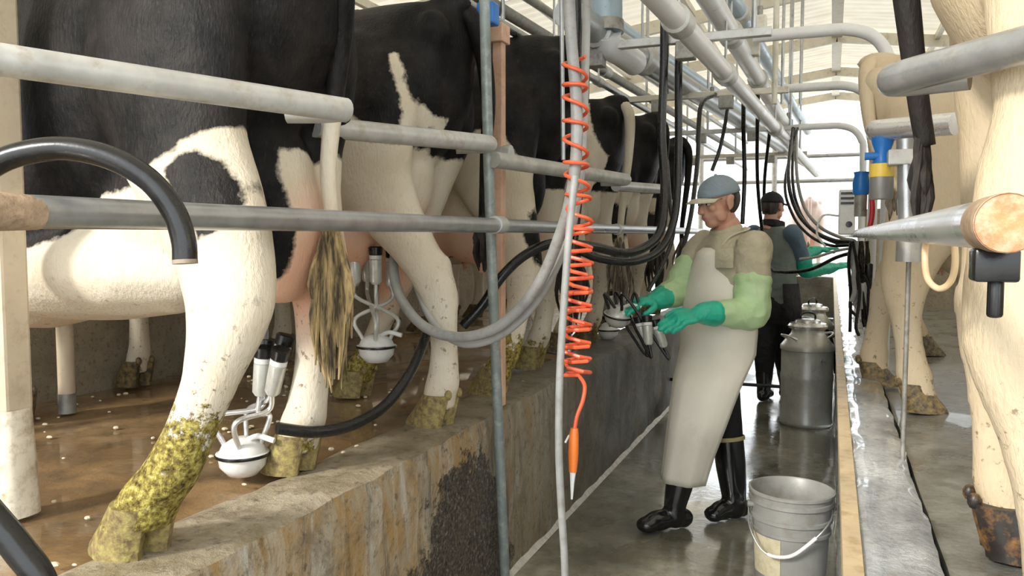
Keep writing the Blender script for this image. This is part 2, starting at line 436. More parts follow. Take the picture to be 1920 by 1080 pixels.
# roof of pale translucent sheets between rafters, two slopes
def mat_roof():
    t = NT('translucent_roof_sheet'); n1 = t.noise(2.0, 4, .6)
    c = t.ramp(n1, [(.3, (.70, .62, .49)), (.7, (.86, .79, .66))])
    t.set(color=c, rough=.5)
    tr = t.n('ShaderNodeBsdfTranslucent'); t.l(c, tr.inputs[0])
    mx = t.n('ShaderNodeMixShader'); mx.inputs[0].default_value = .30
    t.l(t.b.outputs[0], mx.inputs[1]); t.l(tr.outputs[0], mx.inputs[2]); t.l(mx.outputs[0], t.out.inputs[0]); return t.m
M['roof'] = mat_roof()
roof = MB().box((-.06, -1.2, 3.80), (.06, 15.2, 3.88)).build('ceiling', M['cream_steel'], None, False); props(roof, kind='structure')
def roof_z(x): return 3.90 - abs(x) * .13
rp = {}
for s in (-1, 1):
    mb = MB(); n = 36; pr = [(i / n * 1.04, .012 * math.cos(i * math.pi / 3)) for i in range(n + 1)]
    vs_ = [(s * xx, u, roof_z(xx) + h) for xx in (0.0, 5.2) for (u, h) in pr]
    fs = [(i, i + 1, n + 1 + i + 1, n + 1 + i) for i in range(n)]
    mb.add(vs_, fs); rp[s] = mb.mesh('roof_panel', False, True)
for s in (-1, 1):
    for k in range(16):
        o = link('roof_panel', rp[s], M['roof'], roof); o.location = (0, -1.2 + k * 1.025, (k % 2) * .012)
for y in np.arange(-.2, 15.3, 2.2):
    m = MB()
    for s in (-1, 1): m.obox((0, y, roof_z(0) - .09), (s * 5.1, y, roof_z(5.1) - .09), .07, .13)
    m.build('rafter', M['cream_steel'], roof, False)
for x in (-3.8, -2.6, -1.4, 1.1, 2.2, 3.6):
    MB().obox((x, -1.2, roof_z(x) - .05), (x, 15.2, roof_z(x) - .05), .05, .07).build('purlin', M['cream_steel'], roof, False)
for s, ys in ((-1, (12.3, 15.0)), (1, (.4, 4.2, 8.0, 11.6, 15.0))):
    for i, y in enumerate(ys):
        x = -4.8 if s < 0 else 4.6
        p = MB().box((x-.06, y-.06, .6), (x+.06, y+.06, roof_z(4.7) - .06)).build('eave_post', M['cream_steel'], None, False, .008)
        props(p, 'pale steel post under the roof edge, far behind the left cows' if s < 0 else 'pale steel post under the right roof edge behind the cows', 'post', 'posts along the left roof edge' if s < 0 else 'posts along the right roof edge')
struct('blocker_wall_end', rough_box((.24, 8.6, .5), (2.9, 8.76, 1.62), (24, 2, 10), .008, 6.0, 3.0), M['backwall'])  # added wall, blocks the bright yard showing under the right cows
struct('darkening_wall_right', rough_box((2.9, -1.2, 0), (3.04, 14.2, 1.25), (2, 90, 10), .008, 6.0, 7.0), M['backwall'])  # added wall, keeps the background between the right cows' legs dark
struct('wall_right', rough_box((4.7, -1.2, 0), (4.86, 14.2, 2.3), (2, 60, 8), .006, 6.0, 8.0), M['backwall'])  # outer wall, built taller to darken the right side
struct('floor_feed_right', rough_box((3.2, -1.2, 0), (4.7, 14.2, PLAT - .035), (4, 20, 2), .005, 4.0, 6.0), M['platform'])
yd = MB(); yd.box((-60, 14.5, .3), (60, 90, .60)); yd.box((-60, -40, .3), (-5.06, 14.5, .60)); yd.box((4.86, -40, .3), (60, 14.5, .60)); yd.box((-5.06, -40, .3), (4.86, -1.2, .60))
props(yd.build('ground_yard', M['yard'], None, False), kind='structure')
# ------------------------------------------------------------------ cows
def mat_cow(name, dark=(.004, .004, .0045), dark2=(.030, .025, .023), pale=(.70, .63, .51), pale2=(.55, .44, .30)):
    t = NT(name)
    pat = t.attr('patch'); mud = t.attr('mud'); pink = t.attr('pink')
    nz = t.noise(26, 5, .65); nb = t.noise(3.0, 4, .6); nf = t.noise(130, 3, .6, t.co((1, 1, .35)))
    e = t.math('ADD', pat, t.math('MULTIPLY', t.math('SUBTRACT', nz, .5), .036))
    mask = t.ramp(t.math('ADD', t.math('MULTIPLY', e, 40.0), .5), [(0.3, 0.0), (.7, 1.0)])
    cd = t.mix(t.ramp(t.noise(4.5, 6, .72), [(.42, 0.0), (.72, 1.0)]), dark, dark2)
    cd = t.mix(t.ramp(nf, [(.60, 0.0), (.74, .4)]), cd, (.055, .052, .052))
    cl = t.mix(t.ramp(nb, [(.42, 0.0), (.78, .8)]), pale, pale2)
    cl = t.mix(t.ramp(nf, [(.55, 0.0), (.8, .35)]), cl, (.45, .36, .24))
    cl = t.mix(pink, cl, t.mix(t.ramp(nb, [(.3, 0.0), (.7, 1.0)]), (.74, .47, .34), (.70, .36, .22)))
    c = t.mix(mask, cl, cd)
    md = t.ramp(t.math('ADD', t.math('SUBTRACT', mud, 0.0), t.math('MULTIPLY', t.math('SUBTRACT', t.noise(24, 6, .75), .5), 2.4)), [(.5, 0.0), (.62, 1.0)])
    mc = t.ramp(t.noise(75, 4, .7), [(.32, (.04, .026, .012)), (.46, (.20, .15, .035)), (.58, (.40, .34, .075)), (.72, (.58, .52, .27))])
    c = t.mix(md, c, mc)
    # splashes of dirt on the legs
    sp = t.math('MULTIPLY', t.ramp(t.noise(38, 4, .7), [(.60, 0.0), (.67, 1.0)]), t.attr('leg'))
    c = t.mix(t.math('MULTIPLY', sp, .75), c, (.12, .09, .05))
    t.set(color=c, rough=t.mix(mask, .75, .52), spec=t.mix(mask, .25, .16))
    h = t.math('ADD', t.math('MULTIPLY', nf, .35), t.math('MULTIPLY', md, t.noise(60, 4, .7)))
    t.bump(h, .7, .012); return t.m
M['hoof'] = simple('dark_hoof', (.045, .035, .028), .45, 0, .3, 18, .3, dirt=(.30, .21, .08), dirt_amt=.5)
M['hoof_pale'] = simple('muddy_hoof', (.15, .10, .05), .55, 0, .5, 22, .5, dirt=(.40, .34, .11), dirt_amt=.50)
M['hoof_amber'] = simple('dark_amber_hoof', (.022, .018, .015), .4, 0, .4, 9, .3, dirt=(.34, .16, .045), dirt_amt=.42)
def mat_hair(name, lo, hi):
    t = NT(name); n = t.noise(55, 4, .7, t.co((1, 1, .12)))
    t.set(color=t.ramp(n, [(.38, lo), (.64, hi)]), rough=.6, spec=.3); return t.m
M['tail_hair'] = mat_hair('tail_hair', (.07, .055, .045), (.30, .24, .18))
M['tail_hair_gold'] = mat_hair('tail_hair_golden', (.06, .045, .03), (.50, .36, .17))
M['tail_hair_black'] = mat_hair('tail_hair_black', (.010, .009, .009), (.06, .05, .045))

def poly_sd(px, pz, P):
    """signed distance (positive inside) of points to a closed polygon"""
    P = np.asarray(P, float); d2 = np.full(px.shape, 1e9); ins = np.zeros(px.shape, bool); n = len(P)
    for i in range(n):
        ax, az = P[i]; bx, bz = P[(i + 1) % n]
        ex, ez = bx - ax, bz - az; wx, wz = px - ax, pz - az
        tt = np.clip((wx*ex + wz*ez) / (ex*ex + ez*ez + 1e-12), 0, 1)
        d2 = np.minimum(d2, (wx - tt*ex)**2 + (wz - tt*ez)**2)
        cr = ((az > pz) != (bz > pz)) & (px < (bx - ax) * (pz - az) / (bz - az + 1e-12) + ax)
        ins ^= cr
    return np.where(ins, 1, -1) * np.sqrt(d2)

# ring tables (z, x, y-outward, half length, half width)
HIND = [(1.32, .10, .13, .22, .10), (1.22, .06, .165, .255, .115), (1.08, .05, .185, .245, .12), (.96, .075, .195, .225, .11), (.86, .10, .20, .195, .095),
        (.76, .085, .20, .15, .078), (.66, .025, .20, .105, .062), (.57, -.04, .198, .075, .05), (.50, -.065, .196, .063, .046), (.44, -.055, .195, .052, .042),
        (.36, -.03, .195, .039, .034), (.27, -.01, .195, .036, .032), (.19, .008, .197, .040, .036), (.14, .022, .20, .047, .042), (.10, .042, .20, .043, .041), (.055, .065, .20, .05, .046)]
FORE = [(1.10, 1.36, .17, .16, .09), (.92, 1.34, .19, .135, .085), (.78, 1.32, .195, .10, .07), (.64, 1.30, .19, .068, .056), (.52, 1.30, .185, .055, .049), (.45, 1.305, .18, .055, .05),
        (.38, 1.30, .18, .042, .040), (.28, 1.295, .18, .034, .032), (.18, 1.295, .18, .038, .036), (.135, 1.30, .18, .044, .041), (.095, 1.315, .18, .041, .040), (.055, 1.335, .18, .05, .046)]
TORSO = [  # x, half width, top, bottom
    (-.255, .055, 1.40, 1.22), (-.225, .12, 1.43, 1.08), (-.17, .175, 1.455, .98), (-.08, .215, 1.47, .90), (.05, .245, 1.475, .82), (.20, .265, 1.475, .74), (.33, .285, 1.475, .66),
    (.45, .30, 1.46, .585), (.60, .345, 1.45, .53), (.80, .385, 1.445, .49), (1.0, .385, 1.445, .475), (1.2, .345, 1.45, .49), (1.38, .285, 1.46, .54), (1.55, .225, 1.44, .62), (1.66, .17, 1.40, .74), (1.74, .11, 1.34, .85)]

def leg_rings(tab, side, ctrl, fat=1.0):
    """ctrl: list of (z, x, y_out) joint positions replacing the default leg line"""
    out = []
    for (z, x, y, rx, ry) in tab:
        if ctrl:
            zs = [c[0] for c in ctrl]
            x = float(np.interp(z, zs, [c[1] for c in ctrl])) if z <= zs[-1] else x
            y = float(np.interp(z, zs, [c[2] for c in ctrl])) if z <= zs[-1] else y
        k = 1 + (fat - 1) * max(0.0, min(1.0, (.85 - z) / .30))
        out.append((z, x, side * y, rx * k, ry * k))
    return out
def smooth_rings(R, it=2):
    for _ in range(it):
        Q = [R[0]]
        for i in range(1, len(R) - 1):
            a, b, c = R[i-1], R[i], R[i+1]
            Q.append((b[0],) + tuple(.25*a[k] + .5*b[k] + .25*c[k] for k in (1, 2)) + b[3:])
        Q.append(R[-1]); R = Q
    return R

def make_hoof(c, yaw, mat, parent, s=1.2):
    """cloven hoof: two claws and two dewclaws"""
    m = MB(); cx, cy = c
    R = Matrix.Rotation(yaw, 3, 'Z')
    for sd in (-1, 1):
        vs_ = []; seg = 12; prof = [(.0, .026, .066, .0300), (.014, .022, .064, .0300), (.05, .002, .054, .0285), (.092, -.018, .044, .027)]
        for (z, ox, rx, ry) in prof:
            for k in range(seg):
                a = 2*math.pi*k/seg; ca, sa = math.cos(a), math.sin(a)
                tip = 1.0 if ca < 0 else 1.0 - .0*ca
                p = Vector((ox + rx*ca*tip, sd*(.0285 - .006*max(0, ca)) + ry*sa*(1 - .45*max(0, ca)**1.5), z))
                p = R @ (p * s); vs_.append((cx + p.x, cy + p.y, p.z))
        fs = [(i*seg+k, i*seg+(k+1) % seg, (i+1)*seg+(k+1) % seg, (i+1)*seg+k) for i in range(3) for k in range(seg)]
        fs += [tuple(reversed(range(seg))), tuple(3*seg + k for k in range(seg))]
        m.add(vs_, fs)
        d = R @ (Vector((-.06, sd*.026, .095)) * s); m.ball((cx + d.x, cy + d.y, d.z), (.014, .012, .018), 8, 5)
    return m.build('hoof', mat, parent)

def make_tail(parent, path, mat_skin, mat_sw, n_hair=46, sw_len=.38, r0=.036, spread=.07, name='tail', seed=1):
    rnd = random.Random(seed)
    pts = spline(path, 8); n = len(pts)
    me = MB().tube(pts, lerp_r([r0, .032, .024, .020, .018], n), 12).mesh('tail')
    co = verts(me)
    pv = mat_skin[1]
    for a, v in (('patch', pv if not isinstance(pv, tuple) else 0), ('mud', 0), ('pink', 0), ('leg', 0)): set_attr(me, a, np.full(len(co), v))
    if isinstance(pv, tuple): set_attr(me, 'patch', co[:, 2] - pv[0])                 # dark down to this height, pale below
    tl = link(name, me, mat_skin[0], parent)
    e = pts[-1]; b = pts[-6]
    m = MB()
    for k in range(n_hair):
        t0 = rnd.random(); p0 = b.lerp(e, t0)
        a = rnd.random()*6.283; rr = rnd.random()**.5*spread; L = sw_len*(.55 + .5*rnd.random())
        off = Vector((math.cos(a)*rr, math.sin(a)*rr, 0))
        q = [p0, p0 + off*.5 + Vector((0, 0, -L*.33)), p0 + off*1.05 + Vector((rnd.uniform(-.012, .012), rnd.uniform(-.012, .012), -L*.7)), p0 + off*rnd.uniform(.6, 1.2) + Vector((0, 0, -L))]
        q = spline(q, 3); m.tube(q, lerp_r([.009, .011, .009, .002], len(q)), 5, True)
    m.build('tail_switch', mat_sw, tl)
    return tl

def cow(loc, a_deg, s, label, mat, patches, base=-1.0, hindL=None, hindR=None, foreL=None, foreR=None, hoof_mat=None, mud=None,
        tail=None, tail_mat=None, udder=1.0, flip=False, voxel=.016, group=None, belly=0.0, rump=0.0, pink=True, sw=46, sw_len=.38, tail_patch=1.0, hair_spread=.07, fatL=1.3, fatR=1.3, lobes=None, pink_c=None):
    """local frame: +X towards the head, +Y the cow's left, origin on the ground under the hips"""
    ang = math.pi - math.radians(a_deg) if not flip else math.radians(a_deg)
    root = empty('dairy_cow', loc, ang, label, 'cow', group); root.scale = (s, s, s)
    mb = MB(); seg = 28; vs_ = []
    for (x, hw, zt, zb) in TORSO:
        zb -= belly * math.exp(-((x - .72)/.5)**2); zt += rump * math.exp(-((x + .05)/.3)**2)
        zc = zb + (zt - zb) * .50
        for k in range(seg):
            a = 2*math.pi*k/seg; ca, sa = math.cos(a), math.sin(a)
            e = .86
            y = hw * math.copysign(abs(ca)**e, ca)
            if sa > 0: y *= 1 - .20 * sa**2
            z = zc + ((zt - zc) if sa > 0 else (zc - zb)) * math.copysign(abs(sa)**.92, sa)
            vs_.append((x, y, z))
    n = len(TORSO)
    fs = [(i*seg+k, i*seg+(k+1) % seg, (i+1)*seg+(k+1) % seg, (i+1)*seg+k) for i in range(n-1) for k in range(seg)]
    fs += [tuple(reversed(range(seg))), tuple((n-1)*seg + k for k in range(seg))]
    mb.add(vs_, fs)
    for sd in (-1, 1):
        mb.ball((.36, sd*.235, 1.385), (.10, .065, .06)); mb.ball((-.20, sd*.105, 1.335), (.07, .05, .07)); mb.ball((.08, sd*.20, 1.20), (.16, .075, .15))
        mb.ball((.46, sd*.20, .86), (.16, .075, .13))                     # stifle fold to the flank
    mb.tube([(.2, 0, 1.455), (.6, 0, 1.44), (1.1, 0, 1.44), (1.5, 0, 1.45)], .035, 8)
    mb.ball((-.20, 0, 1.44), (.09, .055, .045))
    LH = smooth_rings(leg_rings(HIND, 1, hindL, fatL)); RH = smooth_rings(leg_rings(HIND, -1, hindR, fatR))
    LF = smooth_rings(leg_rings(FORE, 1, foreL, 1.2)); RF = smooth_rings(leg_rings(FORE, -1, foreR, 1.2))
    for R in (LH, RH, LF, RF): mb.rings(R, 18)
    for R in (LH, RH):                                                     # point of the hock
        h = [q for q in R if abs(q[0] - .50) < .02][0]; mb.ball((h[1] - .045, h[2], .535), (.035, .03, .055))
    if udder:
        u = udder
        for sd in (-1, 1):
            mb.ball((.20, sd*.095, .70), (.19*u, .125*u, .20*u)); mb.ball((.40, sd*.09, .67), (.17*u, .115*u, .15*u))
            mb.tube([(.16, sd*.09, .55), (.155, sd*.10, .45)], [.028, .016], 10); mb.tube([(.36, sd*.085, .56), (.365, sd*.095, .46)], [.028, .016], 10)
        mb.ball((.02, 0, .86), (.13, .11, .20))
    mb.tube(spline([(1.50, 0, 1.13), (1.78, 0, 1.17), (2.02, 0, 1.22), (2.18, 0, 1.24)], 5), [(.21, .30)]*5 + [(.15, .23)]*5 + [(.12, .17)]*5 + [(.11, .14)], 18)
    mb.tube(spline([(2.14, 0, 1.30), (2.30, 0, 1.20), (2.46, 0, 1.05), (2.58, 0, .93)], 4), lerp_r([.115, .12, .085, .075], 13), 16)
    mb.ball((2.56, 0, .95), (.085, .08, .075))
    for sd in (-1, 1):
        mb.ball((2.14, sd*.20, 1.30), (.035, .11, .05)); mb.ball((2.27, sd*.095, 1.24), (.04, .03, .04))
    for (c_, r_) in (lobes or []): mb.ball(c_, r_)
    me = remesh(mb, voxel, 5, .5)
    co = verts(me); X, Y, Z = co[:, 0], co[:, 1], co[:, 2]
    fld = np.full(len(co), base)
    for (sgn, kind, dat, *rest) in patches:
        if kind == 'poly':
            sd_ = poly_sd(X, Z, dat)
            if rest:
                lo, hi = rest[0]; sd_ = np.minimum(sd_, np.minimum(Y - lo, hi - Y))
        elif kind == 'ypoly':
            sd_ = poly_sd(Y, Z, dat)
            if rest:
                lo, hi = rest[0]; sd_ = np.minimum(sd_, np.minimum(X - lo, hi - X))
        else:
            c, r = dat; q = np.sqrt(((X-c[0])/r[0])**2 + ((Y-c[1])/r[1])**2 + ((Z-c[2])/r[2])**2); sd_ = (1 - q) * min(r)
        fld = np.maximum(fld, sd_) if sgn > 0 else np.minimum(fld, -sd_)
    set_attr(me, 'patch', fld)
    legm = np.clip((.62 - Z) / .25, 0, 1); set_attr(me, 'leg', legm)
    if pink and udder:
        q = np.sqrt(((X-.22)/.36)**2 + (Y/.25)**2 + ((Z-.60)/.27)**2); set_attr(me, 'pink', np.clip((1.12 - q)*2.2, 0, 1) * (np.abs(Y) < .19*1.1))
    else: set_attr(me, 'pink', np.zeros(len(co)))
    if pink_c:
        c_, r_ = pink_c; q = np.sqrt(((X-c_[0])/r_[0])**2 + ((Y-c_[1])/r_[1])**2 + ((Z-c_[2])/r_[2])**2); set_attr(me, 'pink', np.clip((1.0 - q)*2.0, 0, 1))
    mv = np.zeros(len(co)); md = dict(LH=.12, RH=.12, LF=.08, RF=.08); md.update(mud or {})
    for key, R in (('LH', LH), ('RH', RH), ('LF', LF), ('RF', RF)):
        zz = np.array([q[0] for q in R])[::-1]; cx = np.interp(Z, zz, np.array([q[1] for q in R])[::-1]); cy = np.interp(Z, zz, np.array([q[2] for q in R])[::-1])
        near = (np.hypot(X - cx, Y - cy) < .13) & (Z < .6); mv = np.maximum(mv, np.where(near, np.clip((md[key] - Z)/.16 + .45, 0, 1), 0))
    set_attr(me, 'mud', mv)
    body = link('body', me, mat, root)
    hm = hoof_mat or {}
    for key, R in (('LH', LH), ('RH', RH), ('LF', LF), ('RF', RF)):
        make_hoof((R[-1][1], R[-1][2]), 0, M[hm.get(key, 'hoof')], root)
    tp = tail or [(-.22, 0, 1.45), (-.285, 0, 1.36), (-.285, 0, 1.15), (-.26, 0, .92), (-.24, 0, .74), (-.24, 0, .62)]
    make_tail(root, tp, (mat, tail_patch), tail_mat or M['tail_hair'], sw, sw_len, spread=hair_spread, seed=int(loc[1]*10))
    return root
COWMAT = mat_cow('holstein_coat')
COWMAT_CREAM = mat_cow('cream_coat', dark=(.02, .018, .017), pale=(.62, .51, .36), pale2=(.52, .39, .23))
COWMAT_PINK = mat_cow('pink_white_coat', pale=(.74, .60, .56), pale2=(.66, .48, .44))
GL = 'cows lined up on the left platform'; GR = 'cows on the right platform'
ALL = (-9, 9)
low = lambda z: [(-1, -.2), (3, -.2), (3, z), (-1, z)]
C1P = [(-1, 'poly', low(.52), ALL), (-1, 'poly', [(.05, -.1), (.05, .60), (.6, .60), (1.2, .56), (2.6, .52), (2.6, -.1)], ALL),
       (-1, 'poly', [(2.6, .50), (1.6, .52), (.6, .566), (.375, .647), (.26, .74), (.1, .765), (-.02, .774), (-.083, .81), (-.13, .847), (-.19, .87), (-.26, .87), (-.45, .8), (-.45, -.1), (2.6, -.1)], (.16, 9)),
       (1, 'poly', [(-.085, .775), (-.115, .81), (-.156, .818), (-.2, .797), (-.246, .745), (-.26, .70), (-.245, .655), (-.2, .64), (-.15, .69)], (.2, 9)),
       (-1, 'poly', [(-.5, .86), (-.12, .86), (-.05, .80), (.2, .72), (.4, .60), (.4, -.1), (-.5, -.1)], (-9, .01)),
       (1, 'ell', ((-.10, .045, .64), (.15, .062, .17)))]
C1 = cow((-1.36, 1.62, PLAT), 6, 1.03, 'large black and white cow nearest on the left, white hind leg caked in yellow dung', COWMAT, C1P, 1.0,
         hindL=[(0, -.03, .385), (.1, -.08, .375), (.18, -.14, .36), (.32, -.21, .325), (.42, -.245, .30), (.52, -.245, .275), (.66, -.17, .245), (.8, -.02, .215), (.94, .07, .2)], fatL=1.6, fatR=1.45, belly=.12,
         hoof_mat=dict(LH='hoof_pale', RH='hoof_pale'), mud=dict(LH=.30, RH=.10), group=GL, lobes=[((.62, .05, .565), (.68, .24, .15)), ((-.03, -.07, .66), (.12, .115, .19)), ((.0, -.05, .78), (.13, .12, .16))],
         pink_c=((-.05, -.09, .56), (.22, .16, .27)), tail_mat=M['tail_hair_gold'], sw=90, sw_len=.42, hair_spread=.040, tail_patch=(.95,),
         tail=[(-.22, 0, 1.45), (-.262, -.03, 1.36), (-.225, -.085, 1.15), (-.185, -.095, .95), (-.175, -.085, .80), (-.19, -.08, .68)])
C2P = [(-1, 'poly', low(.50), ALL),
       (-1, 'poly', [(-.45, 1.0), (-.187, 1.055), (-.175, 1.03), (-.165, .99), (-.158, .95), (-.11, .946), (-.035, .965), (-.037, 1.02), (.0, 1.045), (.03, 1.04), (.068, 1.0), (.087, .93), (.142, .87), (.25, .65), (.377, .57), (.8, .45), (.8, -.1), (-.45, -.1)], (.02, 9)),
       (-1, 'poly', low(.93), (-9, .03)),
       (-1, 'poly', [(-.108, 1.245), (-.128, 1.255), (-.158, 1.19), (-.168, 1.12), (-.190, 1.06), (-.195, .98), (-.150, .98), (-.160, 1.05), (-.150, 1.12), (-.128, 1.18)], (.09, 9))]
C2 = cow((-1.49, 2.64, PLAT), 8, 1.03, 'second cow on the left, dark upper body with a thin white blaze', COWMAT, C2P, 1.0,
         hindL=[(0, -.20, .13), (.12, -.25, .13), (.28, -.265, .13), (.44, -.25, .135), (.56, -.21, .15), (.75, .0, .18), (.9, .07, .19)],
         hindR=[(0, .37, .12), (.14, .32, .12), (.44, .16, .16), (.60, .14, .18), (.8, .15, .2), (.95, .09, .2)],
         hoof_mat=dict(LH='hoof_pale', RH='hoof_pale'), mud=dict(RH=.22, LH=.02), group=GL, udder=.88, fatL=1.35, fatR=1.4, tail_mat=M['tail_hair_black'], sw=26, sw_len=.22, hair_spread=.03,
         tail=[(-.22, 0, 1.45), (-.28, -.05, 1.36), (-.275, -.13, 1.15), (-.24, -.17, .95), (-.22, -.19, .80), (-.21, -.2, .72)])
C3P = [(-1, 'poly', low(.50), ALL),
       (-1, 'poly', [(-.05, 1.08), (-.11, .97), (-.15, .91), (-.185, .85), (-.2, .80), (-.175, .73), (-.163, .64), (-.19, .58), (-.24, .50), (-.4, .45), (-.4, -.1), (.7, -.1), (.7, .6), (.35, 1.0)], (.1, 9)),
       (-1, 'poly', low(.84), (-9, -.09))]
C3 = cow((-1.36, 3.52, PLAT), 8, 1.06, 'mostly black cow behind the bare timber post on the left', COWMAT, C3P, 1.0,
         hindL=[(0, -.07, .43), (.12, -.13, .40), (.25, -.165, .36), (.42, -.175, .30), (.56, -.15, .25), (.75, 0, .2), (.9, .07, .2)],
         mud=dict(LH=.24), hoof_mat=dict(LH='hoof_pale', RH='hoof_pale'), group=GL, fatL=1.4, tail_mat=M['tail_hair_black'], rump=.03, sw=60, sw_len=.42)
C4P = [(-1, 'poly', low(.93), ALL), (-1, 'poly', [(-.08, 1.45), (-.15, 1.25), (-.20, 1.13), (-.3, 1.08), (-.3, -.1), (1.5, -.1), (1.5, .9), (.1, 1.45)], (.11, 9))]
C4 = cow((-1.38, 4.58, PLAT), 8, 1.0, 'fourth cow on the left, black rump with a white tail and white flank', COWMAT, C4P, 1.0, group=GL, tail_patch=-1.0)
C5P = [(-1, 'poly', low(.97), ALL), (1, 'ell', ((0, .2, .75), (.12, .1, .2)))]
C5 = cow((-1.38, 5.58, PLAT), 8, 1.03, 'fifth cow on the left, dark rump just left of the worker in the cream apron', COWMAT, C5P, 1.0, group=GL, voxel=.02, tail_mat=M['tail_hair_black'])
C6 = cow((-1.38, 6.62, PLAT), 8, 1.0, 'farthest cow on the left, behind the worker in the cream apron', COWMAT, C5P, 1.0, group=GL, voxel=.022)
R1 = cow((.40, 1.70, PLAT-.03), 0, 1.04, 'cream cow filling the right edge, black tail and amber hoof', COWMAT_CREAM, [], -1.0, flip=True, group=GR, tail_mat=M['tail_hair_black'],
         hindL=[(0, -.01, .27), (.14, -.045, .27), (.42, -.085, .25), (.56, -.07, .23), (.75, .01, .21), (.9, .05, .2)], hindR=[(0, -.0, .24), (.14, -.02, .24), (.42, -.10, .23), (.56, -.09, .22), (.75, 0, .21), (.9, .05, .2)],
         fatL=1.15, fatR=1.7, hoof_mat=dict(LH='hoof_amber', RH='hoof'), sw=14, sw_len=.20, hair_spread=.010, pink=False, mud=dict(LH=-.1, RH=-.1),
         tail=[(-.22, 0, 1.45), (-.285, .03, 1.36), (-.275, .06, 1.2), (-.255, .08, 1.05), (-.235, .10, .92), (-.22, .11, .84)])
R2 = cow((.37, 3.82, PLAT-.03), 0, 1.0, 'pale cow on the right platform behind the blue and yellow cylinder', COWMAT_CREAM, [], -1.0, flip=True, group=GR, pink=False,
         hindL=[(0, -.16, .26), (.14, -.18, .26), (.44, -.14, .24), (.7, .02, .2), (.9, .06, .2)], fatL=1.4, fatR=1.5, mud=dict(LH=.0, RH=.0),
         hindR=[(0, -.03, .30), (.14, -.05, .29), (.42, -.10, .26), (.56, -.09, .22), (.75, 0, .21), (.9, .05, .2)], sw=20, sw_len=.15, hair_spread=.02,
         tail=[(-.22, 0, 1.45), (-.25, -.08, 1.38), (-.24, -.14, 1.2), (-.21, -.18, 1.05), (-.17, -.22, .95), (-.12, -.25, .88)], tail_patch=-1.0)
R3 = cow((.46, 5.45, PLAT-.03), 0, 1.0, 'farthest cow on the right platform, behind the tangle of black hoses', COWMAT_CREAM, [(1, 'ell', ((.4, 0, 1.2), (.5, .6, .4)))], -1.0, flip=True, group=GR, voxel=.022, sw=10, sw_len=.1, hair_spread=.02, tail=[(-.22, 0, 1.45), (-.25, -.08, 1.38), (-.24, -.14, 1.2), (-.21, -.18, 1.05), (-.17, -.22, .95), (-.12, -.25, .88)], tail_patch=-1.0)
FC = cow((-.42, 15.6, .60), 98, 1.0, 'pinkish white cow seen from behind beyond the far end of the pit', COWMAT_PINK, [], -1.0, flip=True, voxel=.025, tail_patch=-1.0)
# ------------------------------------------------------------------ rails and posts
def pipe(name, pts, r, mat, label, cat, group=None, seg=16, parent=None):
    o = MB().tube(pts, r, seg).build(name, mat, parent)
    return props(o, label, cat, group)
LX = -1.02
kr = empty('kick_rail', (LX, 0, 1.38), 0, 'long straight galvanised rail at udder height along the left cows', 'rail')
def sub(m, name, mat, root, **k):
    o = m.build(name, mat, root, **k); o.matrix_parent_inverse = Matrix.Translation(root.location).inverted() if root.rotation_euler[2] == 0 else root.matrix_basis.inverted()
    return o
sub(MB().tube([(LX, -.6, 1.372), (LX, 3, 1.38), (LX, 6, 1.388), (LX, 13, 1.40)], .0235, 16), 'pipe', M['galv'], kr)
M['mudcrust'] = simple('tan_mud_crust', (.42, .30, .20), .75, 0, .25, 20, .5, dirt=(.22, .15, .10), dirt_amt=.45)
pm = [(LX, y, 1.374) for y in (.1, .4, .62, .72, .78)]
c = sub(MB().tube(pm, [.027, .029, .028, .026, .024], 16), 'mud_crust', M['mudcrust'], kr); c['label'] = 'tan mud crust around the rail'
for y in (2.42, 4.0):
    sub(MB().tube([(LX, y - .03, 1.381), (LX, y + .03, 1.381)], .029, 16), 'clamp', M['galv_pale'], kr)

def bar(p, q, r, mat, label, bend=.10, grp='rump rails along the left stalls', back=(-1, .25, 0)):
    """rump rail whose pit end bends back towards the stalls"""
    p, q = Vector(p), Vector(q); d = (q - p).normalized(); back = Vector(back).normalized()
    e = q - d * bend * .7
    pts = [p, p.lerp(e, .5), e, q - d*.004 + back * (bend * .12), q + back * bend * .55 - d*.01, q + back * bend * 1.1 - d*.05]
    o = MB().tube(spline(pts, 6), r, 16).build('rump_rail', mat)
    return props(o, label, 'rail', grp)
q1, q0 = dep(640, 205, 1.70), dep(-60, 103, 1.20)
b1 = bar(q0 + (q0 - q1)*1.6, q1, .026, M['galv_pale'], 'thick pale rump rail across the nearest black and white cow')
bar(dep(590, 237, 2.06), dep(923, 270, 2.62), .0285, M['galv_pale'], 'grey rump rail across the second cow, ending at the slanted post')
bar(dep(925, 299, 2.75), dep(1174, 337, 3.75), .029, M['galv_pale'], 'rump rail across the mostly black third cow')
bar(dep(1155, 349, 4.1), dep(1238, 354, 4.75), .028, M['galv_pale'], 'short rump rail left of the worker in the cream apron')
